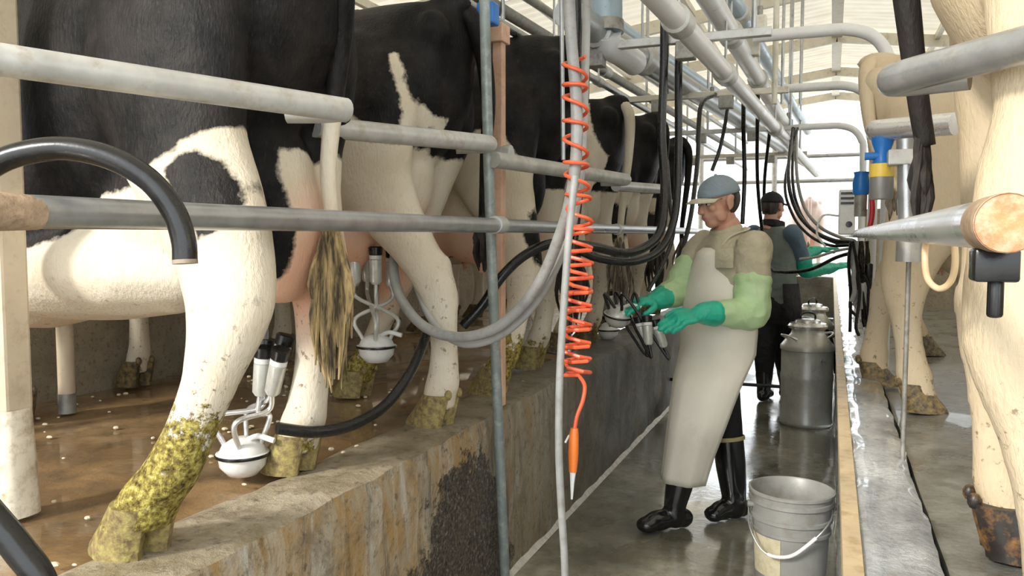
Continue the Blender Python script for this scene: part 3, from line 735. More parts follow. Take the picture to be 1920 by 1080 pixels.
# right side
bar(dep(2010, 62, 1.10), dep(1660, 152, 1.42), .0285, M['galv'], 'thick grey rump rail reaching across the cream cow at the upper right', .09, 'rump rails along the right stalls', (1, .2, 0))
bar(dep(1790, 232, 2.25), dep(1634, 245, 2.46), .032, M['steel'], 'shiny rump rail end above the blue and yellow cylinder', .08, 'rump rails along the right stalls', (1, .2, 0))
RX, RY, RZ = .135, .775, 1.352
rk = empty('kick_rail', (RX, RY, RZ), 0, 'bright steel rail on the right with a rusty end facing the viewer', 'rail')
sub(MB().tube([(RX, RY, RZ), (RX, 4, 1.36), (RX, 13, 1.37)], .0235, 20, False), 'pipe', M['steel'], rk)
rust = simple('rust', (.56, .24, .11), .8, 0, .25, 22, .4, dirt=(.66, .48, .34), dirt_amt=.45)
sub(MB().lathe([(.0245, -.009), (.0253, -.006), (.0253, .065), (.024, .07)], (RX, RY, RZ), 24, (0, 1, 0), False), 'rusty_collar', M['mudcrust'], rk)
o = sub(MB().lathe([(.0253, -.0075), (.019, -.009), (.010, -.008), (.002, -.0065)], (RX, RY, RZ), 24, (0, 1, 0), True), 'rusty_end', rust, rk); o['label'] = 'rusty orange pipe end'
m = MB().box((RX-.016, RY+.04, RZ-.052), (RX+.020, RY+.075, RZ-.022)); m.tube([(RX+.004, RY+.058, RZ-.05), (RX+.004, RY+.058, RZ-.085)], .007, 10); sub(m, 'clamp', M['rubber'], rk, bevel=.003)

# posts on the left
pipe('slanted_post', [(-1.125, 2.74, 0), (-1.122, 2.66, .68), (-1.118, 2.60, 1.2), (-1.115, 2.56, 1.62), (-1.115, 2.53, 2.12), (-1.115, 2.50, 2.9)], .0185, simple('grey_green_post', (.25, .29, .28), .5, .3, .2, 12, .15, dirt=(.50, .51, .48), dirt_amt=.40), 'slanted grey green pipe post standing in the pit against the left wall', 'post')
tp = empty('timber_post', (-1.20, 2.86, PLAT), 0, 'bare pinkish timber post between the second and third cows', 'post')
sub(MB().box((-1.22, 2.84, PLAT), (-1.18, 2.88, 2.14)), 'upright', M['wood'], tp, smooth=False, bevel=.004)
sub(MB().box((-1.28, 2.82, 2.08), (-1.17, 2.90, 2.15)), 'crosspiece', M['wood'], tp, smooth=False, bevel=.004)
sub(MB().tube([(-1.225, 2.86, 1.66), (-1.150, 2.86, 1.66)], .034, 12), 'clamp', M['galv_pale'], tp)
fp = empty('stall_post', (-1.80, 1.29, PLAT), 0, 'tan post at the left edge with a dirty white foot', 'post')
sub(MB().box((-1.835, 1.255, .93), (-1.765, 1.325, 2.6)), 'upright', M['post_tan'], fp, smooth=False, bevel=.008)
sub(MB().rings([(PLAT, -1.80, 1.29, .05, .05, .7), (.80, -1.80, 1.29, .046, .046, .7), (.935, -1.80, 1.29, .041, .041, .7)], 16), 'foot', M['post_white'], fp)
p2 = empty('divider_post', (-2.66, 2.13, PLAT), 0, 'thin cream post with a dark foot seen under the nearest cow', 'post')
sub(MB().tube([(-2.66, 2.13, .75), (-2.66, 2.13, 1.9)], .030, 14), 'upright', M['post_tan'], p2)
sub(MB().tube([(-2.66, 2.13, PLAT), (-2.66, 2.13, .755)], .032, 14), 'foot', M['bracket'], p2)
p3 = pipe('divider_post', [(-2.55, 3.12, PLAT), (-2.55, 3.12, 1.9)], .022, M['galv_pale'], 'pale post mostly hidden behind the dung covered hind leg', 'post')
# ------------------------------------------------------------------ people
def fabric(name, col, rough=.8, var=.12, fold=9.0, dirt=None, dirt_amt=.3, spec=.3, bump=.7):
    t = NT(name); n1 = t.noise(fold, 4, .6); n2 = t.noise(220, 2, .5)
    c = t.ramp(n1, [(.3, tuple(v*(1-var) for v in col)), (.7, tuple(min(1, v*(1+var)) for v in col))])
    if dirt: c = t.mix(t.ramp(t.noise(fold*1.8, 6, .7), [(1-dirt_amt-.1, 0.0), (1-dirt_amt+.2, .8)]), c, dirt)
    t.set(color=c, rough=rough, spec=spec); t.bump(t.math('ADD', t.noise(fold*1.5, 3, .5, None, .6), t.math('MULTIPLY', n2, .06)), bump, .03); return t.m
M['skin'] = simple('ruddy_skin', (.58, .32, .23), .5, 0, .12, 9, .05, dirt=(.55, .22, .17), dirt_amt=.38)
M['khaki'] = fabric('khaki_shirt', (.50, .45, .33)); M['apron'] = fabric('cream_apron', (.80, .76, .66), .55, .06, 3.0, (.58, .52, .42), .32, .4, .25)
M['sleeve_green'] = fabric('pale_green_sleeve', (.47, .66, .36), .45, .14, 5.0, (.62, .72, .50), .4, .5, .5)
M['glove'] = fabric('green_rubber_glove', (.015, .42, .28), .35, .18, 14, (.05, .52, .38), .4, .5, .3)
M['trouser'] = fabric('black_trousers', (.018, .018, .020), .7, .3); M['boot'] = simple('glossy_black_boot', (.012, .012, .013), .16, 0, .2, 10, .05, spec=.7)
M['sole'] = simple('boot_band', (.46, .39, .20), .6, 0, .15, 14, .1)
M['cap_blue'] = fabric('grey_blue_cap', (.27, .33, .38), .8, .1, 8); M['visor'] = fabric('cream_visor', (.62, .58, .46), .7, .08, 8)
M['hair'] = mat_hair('dark_hair', (.03, .025, .022), (.12, .10, .09)); M['black_cap'] = fabric('black_cap', (.022, .024, .03), .8, .2, 8)
M['vest'] = fabric('grey_green_vest', (.17, .20, .18), .6, .2, 5); M['blue_sleeve'] = fabric('slate_blue_sleeve', (.12, .18, .25), .7, .15, 6)
M['eye'] = simple('eye_white', (.7, .68, .64), .25, 0, .02, 5, 0); M['iris'] = simple('dark_iris', (.03, .02, .015), .2, 0, .1, 5, 0); M['lip'] = simple('lip', (.50, .20, .17), .5, 0, .1, 12, .05)

def V(*a): return Vector(a)
def taper(mb, pts, rs, seg=16, ends=True, per=5, flat=None):
    p = spline(pts, per) if len(pts) > 2 else [Vector(q) for q in pts]
    r = lerp_r(rs, len(p)); mb.tube(p, r, seg, True, flat)
    if ends: mb.ball(p[0], r[0]*.98); mb.ball(p[-1], r[-1]*.98)
    return mb

def head_mesh(c, f, pitch=0.0, roll=0.0, s=1.0, voxel=.006):
    """head in local frame x=forward y=left z=up, then posed; returns mesh and the pose matrix"""
    f = Vector((f[0], f[1], 0)).normalized(); l = Vector((-f.y, f.x, 0))
    R = Matrix((f, l, (0, 0, 1))).transposed(); R = R @ Matrix.Rotation(pitch, 3, 'Y') @ Matrix.Rotation(roll, 3, 'X')
    mb = MB()
    mb.ball((-.012, 0, .030), (.098, .077, .088)); mb.ball((.020, 0, -.035), (.070, .062, .080)); mb.ball((.052, 0, -.088), (.034, .036, .030))
    mb.ball((.0, 0, -.075), (.060, .056, .040))
    mb.tube([(.078, 0, .012), (.098, 0, -.012), (.108, 0, -.030)], [.009, .012, .014], 10); mb.ball((.106, 0, -.031), (.016, .017, .012))
    for sd in (-1, 1):
        mb.ball((.074, sd*.030, .020), (.020, .026, .010)); mb.ball((.066, sd*.040, -.018), (.020, .020, .020)); mb.ball((.098, sd*.012, -.034), .009)
        mb.ball((-.006, sd*.083, -.006), (.021, .011, .036)); mb.ball((-.012, sd*.090, .014), (.018, .008, .016)); mb.ball((.002, sd*.084, -.034), (.010, .008, .012))
        mb.ball((.030, sd*.052, -.062), (.030, .014, .030))
    mb.ball((.082, 0, -.056), (.018, .026, .010)); mb.ball((.080, 0, -.068), (.018, .024, .010))
    mb.tube([(-.012, 0, -.06), (-.030, 0, -.135), (-.045, 0, -.20)], [.056, .056, .064], 14)
    me = remesh(mb, voxel, 3, .5); co = verts(me) * s
    Rn = np.array(R); co = co @ Rn.T + np.array(c); me.vertices.foreach_set('co', co.astype('f').ravel()); me.update()
    T = Matrix.Translation(Vector(c)) @ R.to_4x4() @ Matrix.Scale(s, 4)
    return me, T
def posed(mb, T):
    mb.v = [tuple(T @ Vector(v)) for v in mb.v]; return mb
def face_parts(T, parent):
    for sd in (-1, 1):
        e = posed(MB().ball((.079, sd*.031, .003), (.0105, .0135, .0085), 12, 8), T).build('eye', M['eye'], parent)
        posed(MB().ball((.087, sd*.0315, .003), (.0045, .0055, .0055), 10, 6), T).build('iris', M['iris'], e)
        posed(MB().tube([(.083, sd*.014, .024), (.086, sd*.030, .029), (.076, sd*.048, .024)], [.004, .005, .003], 8), T).build('eyebrow', M['hair'], parent)
    posed(MB().tube([(.080, -.024, -.064), (.094, -.010, -.061), (.096, 0, -.062), (.094, .010, -.061), (.080, .024, -.064)], [.002, .005, .0055, .005, .002], 8), T).build('mouth', M['lip'], parent)
def cap_parts(T, crown_mat, visor_mat, parent, visor_pitch=.0):
    m = MB(); seg = 26; prof = []
    for i in range(9):
        a = i/8 * math.pi/2; prof.append((math.cos(a), math.sin(a)))
    vs_ = []
    for (cr, sr) in prof:
        for k in range(seg):
            a = 2*math.pi*k/seg
            vs_.append((-.012 + .108*cr*math.cos(a), .088*cr*math.sin(a), .030 + .095*sr - .012*math.cos(a)*0))
    fs = [(i*seg+k, i*seg+(k+1) % seg, (i+1)*seg+(k+1) % seg, (i+1)*seg+k) for i in range(8) for k in range(seg)]
    m.add(vs_, fs); m.ball((-.012, 0, .126), (.008, .008, .005), 8, 5)
    cp = posed(m, T).build('cap', crown_mat, parent)
    sm = cp.modifiers.new('thick', 'SOLIDIFY'); sm.thickness = .004
    m = MB(); vs_ = []; n = 13
    for j, (ext, dz) in enumerate(((0, 0), (.5, .004), (1, -.006))):
        for i in range(n):
            a = (i/(n-1) - .5) * 2.3; ca, sa = math.cos(a), math.sin(a)
            vs_.append((-.012 + .106*ca + ext*.075*(.25 + .75*ca), .087*sa*(1 - .08*ext), .034 + dz - .020*sa*sa + ext*visor_pitch))
    fs = [(j*n+i, j*n+i+1, (j+1)*n+i+1, (j+1)*n+i) for j in range(2) for i in range(n-1)]
    m.add(vs_, fs); v = posed(m, T).build('visor', visor_mat, cp); sm = v.modifiers.new('thick', 'SOLIDIFY'); sm.thickness = .004; sm.offset = 0
    return cp

def hand(mb, wrist, palm_dir, back_dir, s=1.0, curl=(.6, .7, .75, .8), side=1, thumb_out=.7, r=.0095):
    """palm and five separate fingers. palm_dir: towards the knuckles, back_dir: out of the back of the hand"""
    d = Vector(palm_dir).normalized(); b = Vector(back_dir); b = (b - d*b.dot(d)).normalized(); x = d.cross(b) * side   # x: towards the thumb
    w = Vector(wrist)
    R = Matrix((d, x, b)).transposed()
    mb.ball(w + d*.050*s, (.056*s, .043*s, .019*s), 14, 9, R); mb.ball(w + d*.016*s, (.032*s, .032*s, .022*s), 12, 8, R)
    for i, (off, L) in enumerate(((.031, .074), (.0105, .083), (-.0105, .077), (-.030, .060))):
        k = w + d*(.090 - .004*abs(i-1))*s + x*off*s; c = curl[i]; p = k.copy(); dd = d.copy(); pts = [w + d*.060*s + x*off*.85*s, p.copy()]
        for j, fr in enumerate((.45, .32, .23)):
            ax = x * -1 * side if False else x
            dd = (Matrix.Rotation(c*(.75 if j == 0 else 1.0), 3, d.cross(b)) @ dd) if True else dd
            # bend towards the palm (away from the back)
            if dd.dot(b) > 0: dd = dd - b*2*dd.dot(b)
            p = p + dd * (L*fr*s); pts.append(p.copy())
        q = spline(pts, 4); mb.tube(q, lerp_r([r*1.15*s, r*1.1*s, r*s, r*.92*s, r*.8*s], len(q)), 10); mb.ball(q[-1], r*.8*s, 8, 6)
    t0 = w + d*.022*s + x*.026*s - b*.004*s; t1 = t0 + (d*.55 + x*thumb_out - b*.25).normalized()*.042*s; t2 = t1 + (d*.85 + x*.25 - b*.35).normalized()*.030*s; t3 = t2 + (d*.95 - x*.05 - b*.35).normalized()*.024*s
    q = spline([w + d*.010*s + x*.008*s, t0, t1, t2, t3], 4); mb.tube(q, lerp_r([.012*s, .015*s, r*1.25*s, r*1.1*s, r*.9*s], len(q)), 10); mb.ball(q[-1], r*.9*s, 8, 6)
    return mb

def boot(name, ankle, toe, top, r_top, parent, mat, root):
    """rubber boot: shaft, ankle, foot and sole"""
    a, t, tp = Vector(ankle), Vector(toe), Vector(top)
    d = Vector((t.x - a.x, t.y - a.y, 0)).normalized(); gz = root
    mb = MB()
    taper(mb, [tp, tp.lerp(a, .5), a, V(a.x, a.y, gz + .055)], [r_top, r_top*.96, r_top*.78, r_top*.80], 16)
    heel = V(a.x, a.y, gz + .045) - d*.045; L = (V(t.x, t.y, 0) - V(a.x, a.y, 0)).length
    rm = Matrix((d, V(-d.y, d.x, 0), (0, 0, 1))).transposed()
    mb.ball(heel, (.05, .042, .045), 14, 9, rm); mb.ball(V(a.x, a.y, gz + .05) + d*(L*.45), (L*.45, .048, .048), 14, 9, rm)
    mb.ball(V(a.x, a.y, gz + .038) + d*(L*.78), (L*.30, .050, .036), 14, 9, rm)
    me = remesh(mb, .009, 3); co = verts(me); co[:, 2] = np.maximum(co[:, 2], gz + .004); me.vertices.foreach_set('co', co.ravel()); me.update()
    b = link(name, me, mat, parent)
    return b

def shell(name, mb, voxel, mat, parent, it=4, crumple=0.0, freq=9.0):
    me_ = remesh(mb, voxel, it)
    if crumple:
        co_ = verts(me_); nr = np.empty(len(co_)*3, 'f'); me_.vertices.foreach_get('normal', nr); nr = nr.reshape(-1, 3)
        d_ = np.array([1 - 2.2*abs(mnoise.noise(Vector((c[0]*freq, c[1]*freq, c[2]*freq*1.5)))) + .5*mnoise.noise(Vector(c.tolist())*freq*2.3) for c in co_])
        co_ = co_ + nr*(d_[:, None]*crumple); me_.vertices.foreach_set('co', co_.astype('f').ravel()); me_.update()
    return link(name, me_, mat, parent)

# ---------------- worker in the cream apron
f = V(-.72, -.69, 0).normalized(); l = V(-f.y, f.x, 0)
N = dep(1366, 436, 3.80); PEL = dep(1352, 632, 3.80); CH = dep(1362, 500, 3.80); WA = dep(1356, 565, 3.80)
LS = N + l*.185 + V(0, 0, -.055); RS = N - l*.185 + V(0, 0, -.055)
LE, LW, LH_ = dep(1408, 588, 3.60), dep(1318, 588, 3.50), dep(1262, 600, 3.44)
RE, RW, RH_ = dep(1272, 545, 3.90), dep(1232, 562, 3.78), dep(1190, 568, 3.72)
LHIP, RHIP = PEL + l*.085, PEL - l*.085
LK, LA, LT = dep(1303, 770, 3.64), dep(1266, 920, 3.66), dep(1200, 970, 3.60)
RK, RA, RT = dep(1360, 775, 3.82), dep(1376, 925, 3.80), dep(1328, 968, 3.74)
LA.z, RA.z = .11, .11
w1 = empty('person', (PEL.x, PEL.y, 0), 0, 'worker in a cream apron, green gloves and grey blue cap handling milking tubes', 'person')
w1.location = (0, 0, 0)
hd, T = head_mesh(dep(1346, 378, 3.78), f, .22, 0, 1.0)
mb = MB()
taper(mb, [N + V(0, 0, .03), CH, WA, PEL], [.06, .125, .12, .125], 18)
for a in ((LS, LE, LW), (RS, RE, RW)): taper(mb, a, [.052, .042, .03], 12)
for a in ((LHIP, LK, LA), (RHIP, RK, RA)): taper(mb, a, [.085, .06, .045], 14)
hm = remesh(mb, .014, 3)
# join head and trunk into the one body mesh
bm = bmesh.new(); bm.from_mesh(hm); bm.from_mesh(hd); me = bpy.data.meshes.new('body'); bm.to_mesh(me); bm.free()
me.polygons.foreach_set('use_smooth', [True]*len(me.polygons))
link('body', me, M['skin'], w1)
face_parts(T, w1)
def hair_cap(T, parent, low=-.062, front=-.022):
    """short hair: a skull-hugging layer behind the ears, under the cap"""
    b = MB().ball((-.016, 0, .010), (.1005, .0795, .096), 48, 30)
    keep = [q for q in b.f if all(b.v[i][0] < front - .25*(b.v[i][2] - .03)*0 and low - .2*(b.v[i][0] + .1) < b.v[i][2] < .06 for i in q)]
    b.f = keep; me_ = posed(b, T).mesh('hair'); bm_ = bmesh.new(); bm_.from_mesh(me_)
    bmesh.ops.delete(bm_, geom=[v for v in bm_.verts if not v.link_faces], context='VERTS'); bm_.to_mesh(me_); bm_.free()
    o = link('hair', me_, M['hair'], parent); sm = o.modifiers.new('thick', 'SOLIDIFY'); sm.thickness = .006; sm.offset = -1
    return o
hair_cap(T, w1)
cap_parts(T, M['cap_blue'], M['visor'], w1, -.004)
# shirt: trunk and upper sleeves
mb = MB(); up_ = V(0, 0, 1)
def trunk_ring(c, w_, d_): return (c, w_, d_)
def trunk(mb, rows, l, f, seg=24):
    vs_ = []
    for (c, w_, d_) in rows:
        for k in range(seg):
            a = 2*math.pi*k/seg; vs_.append(Vector(c) + l*(w_*math.cos(a)) + f*(d_*math.sin(a)))
    n = len(rows); fs = [(i*seg+k, i*seg+(k+1) % seg, (i+1)*seg+(k+1) % seg, (i+1)*seg+k) for i in range(n-1) for k in range(seg)]
    fs += [tuple(reversed(range(seg))), tuple((n-1)*seg+k for k in range(seg))]; mb.add(vs_, fs)
trunk(mb, [(N + V(0, 0, .012), .072, .068), (N + V(0, 0, -.025), .125, .085), (N + V(0, 0, -.07), .185, .115), (CH, .195, .145), (WA, .18, .142), (PEL + V(0, 0, .05), .18, .14)], l, f)
for s_, e_ in ((LS, LE), (RS, RE)):
    m_ = s_.lerp(e_, .62); taper(mb, [s_ - V(0, 0, .012), s_.lerp(e_, .3), m_], [.082, .080, .074], 16)
sh = shell('shirt', mb, .011, M['khaki'], w1, 5, .006, 9.0)
mb = MB()                                                                    # collar
cl = [N + l*(.072*math.cos(a)) + f*(.066*math.sin(a) + .008) + V(0, 0, .012 - .03*max(0, math.sin(a))) for a in np.linspace(-.5, math.pi + .5, 15)]
mb.tube(cl, [(.010, .026)]*15, 8); mb.build('collar', M['khaki'], sh)
mb = MB()                                                                    # chest pocket on the near side
pc = N.lerp(CH, .72) + l*.150 + f*.128
mb.obox(pc + V(0, 0, .045), pc - V(0, 0, .045), .085, .010, tuple(f + l*.7)); mb.build('pocket', M['khaki'], sh, bevel=.003)
# pale green sleeve covers
for s_, e_, w_ in ((LS, LE, LW), (RS, RE, RW)):
    mb = MB(); taper(mb, [s_.lerp(e_, .50), s_.lerp(e_, .8), e_, e_.lerp(w_, .45), e_.lerp(w_, .80)], [.080, .082, .076, .062, .050], 16)
    mb.tube([s_.lerp(e_, .50), s_.lerp(e_, .56)], .086, 16)
    shell('sleeve_cover', mb, .009, M['sleeve_green'], w1, 3, .006, 12.0)
# gloves with fingers closed around the tubes
for nm, e_, w_, h_, sd, bk in (('l', LE, LW, LH_, 1, V(.1, -.55, .8)), ('r', RE, RW, RH_, -1, V(.2, .1, 1))):
    mb = MB(); d = (h_ - w_).normalized()
    taper(mb, [w_ - (w_ - e_).normalized()*.06, w_, w_ + d*.03], [.060, .050, .038], 14)
    hand(mb, w_ + d*.02, d, bk, 1.18, (.85, .9, .95, 1.0), sd, .8, .0115)
    shell('glove', mb, .0055, M['glove'], w1, 2)
# trousers and boots
mb = MB(); taper(mb, [PEL + V(0, 0, .06), PEL - V(0, 0, .06)], [.135, .13], 18)
taper(mb, [LHIP - f*.03, LK - f*.035, LK.lerp(LA, .6)], [.095, .066, .062], 16); taper(mb, [RHIP - f*.03, RK, RK.lerp(RA, .45)], [.098, .076, .068], 16)
shell('trousers', mb, .013, M['trouser'], w1, 4)
boot('boot', LA, LT, LK.lerp(LA, .55), .066, w1, M['boot'], 0.0)
rb = boot('boot', RA, RT, RK.lerp(RA, .30), .074, w1, M['boot'], 0.0)
c_ = RK.lerp(RA, .30); ax = (RA - RK).normalized(); MB().lathe([(.076, -.010), (.080, -.008), (.080, .008), (.076, .010)], c_, 20, tuple(ax), False).build('boot_band', M['sole'], rb)
# apron: one sheet from bib to shin, wrapped round the front
rows = [(N + V(0, 0, -.075) + f*.015, .085, .108, 60), (N.lerp(CH, .6), .120, .145, 66), (CH + V(0, 0, -.05), .175, .168, 78), (WA, .205, .172, 96), (PEL + V(0, 0, .05), .215, .178, 104), (PEL + V(0, 0, -.06), .205, .18, 104),
        (dep(1330, 720, 3.70), .165, .165, 108), (dep(1312, 790, 3.66), .140, .140, 108), (dep(1296, 850, 3.66), .120, .118, 108), (dep(1285, 900, 3.66), .108, .105, 108)]
ctr = [r_[0] for r_ in rows]
m = MB(); n = 27; vs_ = []; R_ = []
for i in range(len(rows) - 1):
    for k in range(4):
        t = k/4; a, b = rows[i], rows[i+1]; R_.append((a[0].lerp(b[0], t), a[1]*(1-t) + b[1]*t, a[2]*(1-t) + b[2]*t, a[3]*(1-t) + b[3]*t))
R_.append(rows[-1])
for j, (c_, w_, d_, an) in enumerate(R_):
    for i in range(n):
        a = math.radians((i/(n-1)*2 - 1) * an); g = max(0, j/len(R_) - .45)
        rp_ = 1 + .09*g*math.sin(i*.9 + 1 + j*.03) + .05*g*math.sin(i*2.1 + j*.08) + .012*mnoise.noise(Vector((i*.35, j*.3, 3)))
        vs_.append(c_ + f*(d_*math.cos(a)*rp_) + l*(w_*math.sin(a)*rp_))
fs = [(j*n+i, j*n+i+1, (j+1)*n+i+1, (j+1)*n+i) for j in range(len(R_)-1) for i in range(n-1)]
m.add(vs_, fs); ap = m.build('apron', M['apron'], w1, auto=False); sm = ap.modifiers.new('thick', 'SOLIDIFY'); sm.thickness = .005; sm.offset = 1
m = MB()                                                                     # neck strap and waist tie
st = [N + V(0, 0, -.07) + f*.115 + l*.07, N + V(0, 0, -.01) + f*.07 + l*.095, N + V(0, 0, .02) - f*.03 + l*.09, N + V(0, 0, .03) - f*.075]
m.tube(spline([q - f*.012 - V(0, 0, .008) for q in st], 5), [(.012, .004)]*16, 8); m.build('apron_strap', M['apron'], ap)
m = MB(); tie = [WA + l*.20 + f*.0 + V(0, 0, -.02), WA + l*.16 - f*.11 + V(0, 0, -.03), WA - f*.155 + V(0, 0, -.035)]
m.tube(spline(tie, 5), [(.004, .010)]*11, 8); m.build('apron_tie', M['apron'], ap)

# ---------------- worker in the dark vest
f = V(.55, .835, 0).normalized(); l = V(-f.y, f.x, 0)
D2 = 6.55
N = dep(1449, 424, D2); CH = dep(1453, 470, D2); WA = dep(1455, 530, D2); PEL = dep(1456, 575, D2)
w2 = empty('person', (0, 0, 0), 0, 'worker in a dark vest and black cap reaching right with green gloves', 'person')
LS = N + l*.19 + V(0, 0, -.06); RS = N - l*.19 + V(0, 0, -.06)
RE, RW, RH_ = dep(1512, 508, D2 - .05), dep(1560, 502, D2 + .1), dep(1594, 494, D2 + .15)
LE, LW, LH_ = dep(1478, 500, D2 + .25), dep(1530, 470, D2 + .38), dep(1572, 462, D2 + .42)
LHIP, RHIP = PEL + l*.09, PEL - l*.09
LK, LA, LT = dep(1434, 660, D2), dep(1432, 735, D2), dep(1442, 752, D2 + .15)
RK, RA, RT = dep(1470, 660, D2 + .1), dep(1474, 728, D2 + .15), dep(1490, 742, D2 + .3)
LA.z = RA.z = .11
hd, T = head_mesh(dep(1449, 388, D2), f, .05, 0, 1.0, .009)
mb = MB(); taper(mb, [N + V(0, 0, .03), CH, WA, PEL], [.06, .13, .125, .13], 16)
for a in ((LS, LE, LW), (RS, RE, RW)): taper(mb, a, [.052, .042, .03], 12)
for a in ((LHIP, LK, LA), (RHIP, RK, RA)): taper(mb, a, [.085, .06, .045], 14)
hm = remesh(mb, .018, 3); bm = bmesh.new(); bm.from_mesh(hm); bm.from_mesh(hd); me = bpy.data.meshes.new('body'); bm.to_mesh(me); bm.free()
me.polygons.foreach_set('use_smooth', [True]*len(me.polygons)); link('body', me, M['skin'], w2)
face_parts(T, w2); cap_parts(T, M['black_cap'], M['black_cap'], w2)
hair_cap(T, w2)
mb = MB(); trunk(mb, [(N + V(0, 0, .0), .09, .075), (N + V(0, 0, -.05), .155, .10), (N + V(0, 0, -.10), .175, .125), (CH, .18, .145), (WA, .17, .14), (PEL + V(0, 0, .02), .175, .145)], l, f)
vt = shell('vest', mb, .014, M['vest'], w2, 4, .006, 9.0)
MB().lathe([(.085, -.03), (.098, -.02), (.092, .03), (.075, .035)], N + V(0, 0, .01), 20, (f.x*.2, f.y*.2, 1), False).build('collar', M['black_cap'], vt)
for s_, e_, w_ in ((LS, LE, LW), (RS, RE, RW)):
    mb = MB(); taper(mb, [s_, s_.lerp(e_, .5), s_.lerp(e_, .85)], [.078, .070, .062], 14); shell('shirt_sleeve', mb, .014, M['blue_sleeve'], w2, 3)
    mb = MB(); taper(mb, [s_.lerp(e_, .72), e_, e_.lerp(w_, .5), w_], [.074, .066, .056, .046], 14); shell('sleeve_cover', mb, .013, M['glove'], w2, 3)
for e_, w_, h_, sd, bk in ((LE, LW, LH_, 1, V(0, 0, 1)), (RE, RW, RH_, -1, V(0, -.5, 1))):
    mb = MB(); d = (h_ - w_).normalized(); taper(mb, [w_ - d*.04, w_, w_ + d*.03], [.05, .045, .036], 12); hand(mb, w_ + d*.02, d, bk, 1.1, (.3, .35, .4, .45), sd, .7, .0115); shell('glove', mb, .008, M['glove'], w2, 1)
mb = MB(); taper(mb, [PEL + V(0, 0, .05), PEL - V(0, 0, .05)], [.16, .15], 18)
taper(mb, [LHIP, LK, LK.lerp(LA, .6)], [.12, .088, .07], 14); taper(mb, [RHIP, RK, RK.lerp(RA, .6)], [.12, .088, .07], 14)
shell('trousers', mb, .016, M['trouser'], w2, 4)
# long dark apron
rows = [(WA, .19, .165), (PEL, .205, .18), (PEL - V(0, 0, .25), .20, .17)]
m = MB(); n = 19; vs_ = []
for (c_, w_, d_) in rows:
    for i in range(n):
        a = math.radians((i/(n-1)*2 - 1) * 130); vs_.append(c_ + f*(d_*math.cos(a)) + l*(w_*math.sin(a)))
m.add(vs_, [(j*n+i, j*n+i+1, (j+1)*n+i+1, (j+1)*n+i) for j in range(2) for i in range(n-1)]); ap = m.build('apron', M['trouser'], w2, auto=False); sm = ap.modifiers.new('thick', 'SOLIDIFY'); sm.thickness = .006
boot('boot', LA, LT, LK.lerp(LA, .35), .072, w2, M['boot'], 0.0); boot('boot', RA, RT, RK.lerp(RA, .35), .072, w2, M['boot'], 0.0)
# put each person's origin on the floor under the pelvis
for r_, x_, y_ in ((w1, -.52, 3.80), (w2, -.42, 6.80)):
    r_.location = (x_, y_, 0)
    for ch in r_.children: ch.matrix_parent_inverse = Matrix.Translation((-x_, -y_, 0))
# ------------------------------------------------------------------ hoses
GH = 'black hoses hanging over the pit'
def hose(name, picks, r, mat, label, cat='hose', group=None, per=8, seg=12):
    """picks: (pixel x, pixel y, distance) or a world point as Vector"""
    p = spline([q if isinstance(q, Vector) else dep(*q) for q in picks], per)
    return props(MB().tube(p, r, seg).build(name, mat), label, cat, group)
arc = empty('black_hose', dep(345, 490, 1.17), 0, 'thick black rubber hose curving over the rail at the left edge', 'hose')
pa = pix([(-190, 760, 1.12), (-165, 620, 1.13), (-140, 500, 1.15), (-105, 405, 1.16), (-60, 345, 1.16), (0, 303, 1.16), (60, 284, 1.16), (130, 279, 1.16), (210, 297, 1.16), (280, 338, 1.16), (325, 395, 1.16), (344, 450, 1.16), (347, 492, 1.16)], 8)
sub(MB().tube(pa, .0175, 16, False), 'tube', M['rubber'], arc)
e = pa[-1]; ax = (pa[-1] - pa[-2]).normalized()
sub(MB().lathe([(.0178, -.004), (.0178, .002), (.012, .002), (.010, -.02)], e, 18, tuple(ax), True), 'cut_end', simple('cut_rubber_end', (.30, .24, .18), .6, 0, .2, 30, .2), arc)
hose('black_hose', [(-420, 700, .97), (-250, 780, .97), (-130, 855, .95), (-60, 920, .95), (-10, 975, .95), (35, 1030, .95), (80, 1100, .95), (110, 1250, .96), (120, 1500, .97)], .018, M['rubber'], 'black hose crossing the bottom left corner')

g = 'grey hoses looping down to the second cow'
hose('milk_hose', [(1066, -60, 2.28), (1070, 60, 2.28), (1080, 180, 2.28), (1081, 280, 2.28), (1072, 360, 2.30), (1050, 440, 2.34), (1005, 540, 2.42), (935, 612, 2.50), (860, 632, 2.58), (795, 612, 2.66), (752, 560, 2.76), (738, 505, 2.84), (744, 452, 2.92)], .0175, M['grey_hose'], 'thick grey hose looping from the roof down to the second cow', 'hose', g)
hose('milk_hose', [(1102, -60, 2.36), (1098, 100, 2.36), (1094, 230, 2.36), (1086, 350, 2.36), (1064, 450, 2.40), (1010, 560, 2.48), (940, 628, 2.55), (870, 645, 2.62), (818, 612, 2.70), (790, 560, 2.78), (772, 500, 2.86), (766, 450, 2.94)], .0125, M['pale_hose'], 'thinner pale hose looping beside the thick grey one', 'hose', g)
hose('air_hose', [(1083, -60, 2.42), (1084, 60, 2.42), (1086, 200, 2.42), (1088, 330, 2.42), (1080, 430, 2.42), (1068, 520, 2.44), (1062, 640, 2.46)], .011, M['rubber'], 'thin dark hose between the grey hoses above the coil')
hose('air_hose', [(1078, 330, 2.16), (1066, 450, 2.16), (1056, 590, 2.16), (1049, 720, 2.16), (1048, 850, 2.16), (1053, 960, 2.18), (1058, 1040, 2.2), (1060, 1110, 2.22)], .0105, M['grey_hose'], 'pale straight hose hanging down to the pit floor beside the orange coil')
hose('steel_hanger', [(1052, -60, 2.9), (1054, 100, 2.9), (1056, 300, 2.9)], .008, M['galv'], 'thin steel hanger rod behind the grey hoses', 'rod')

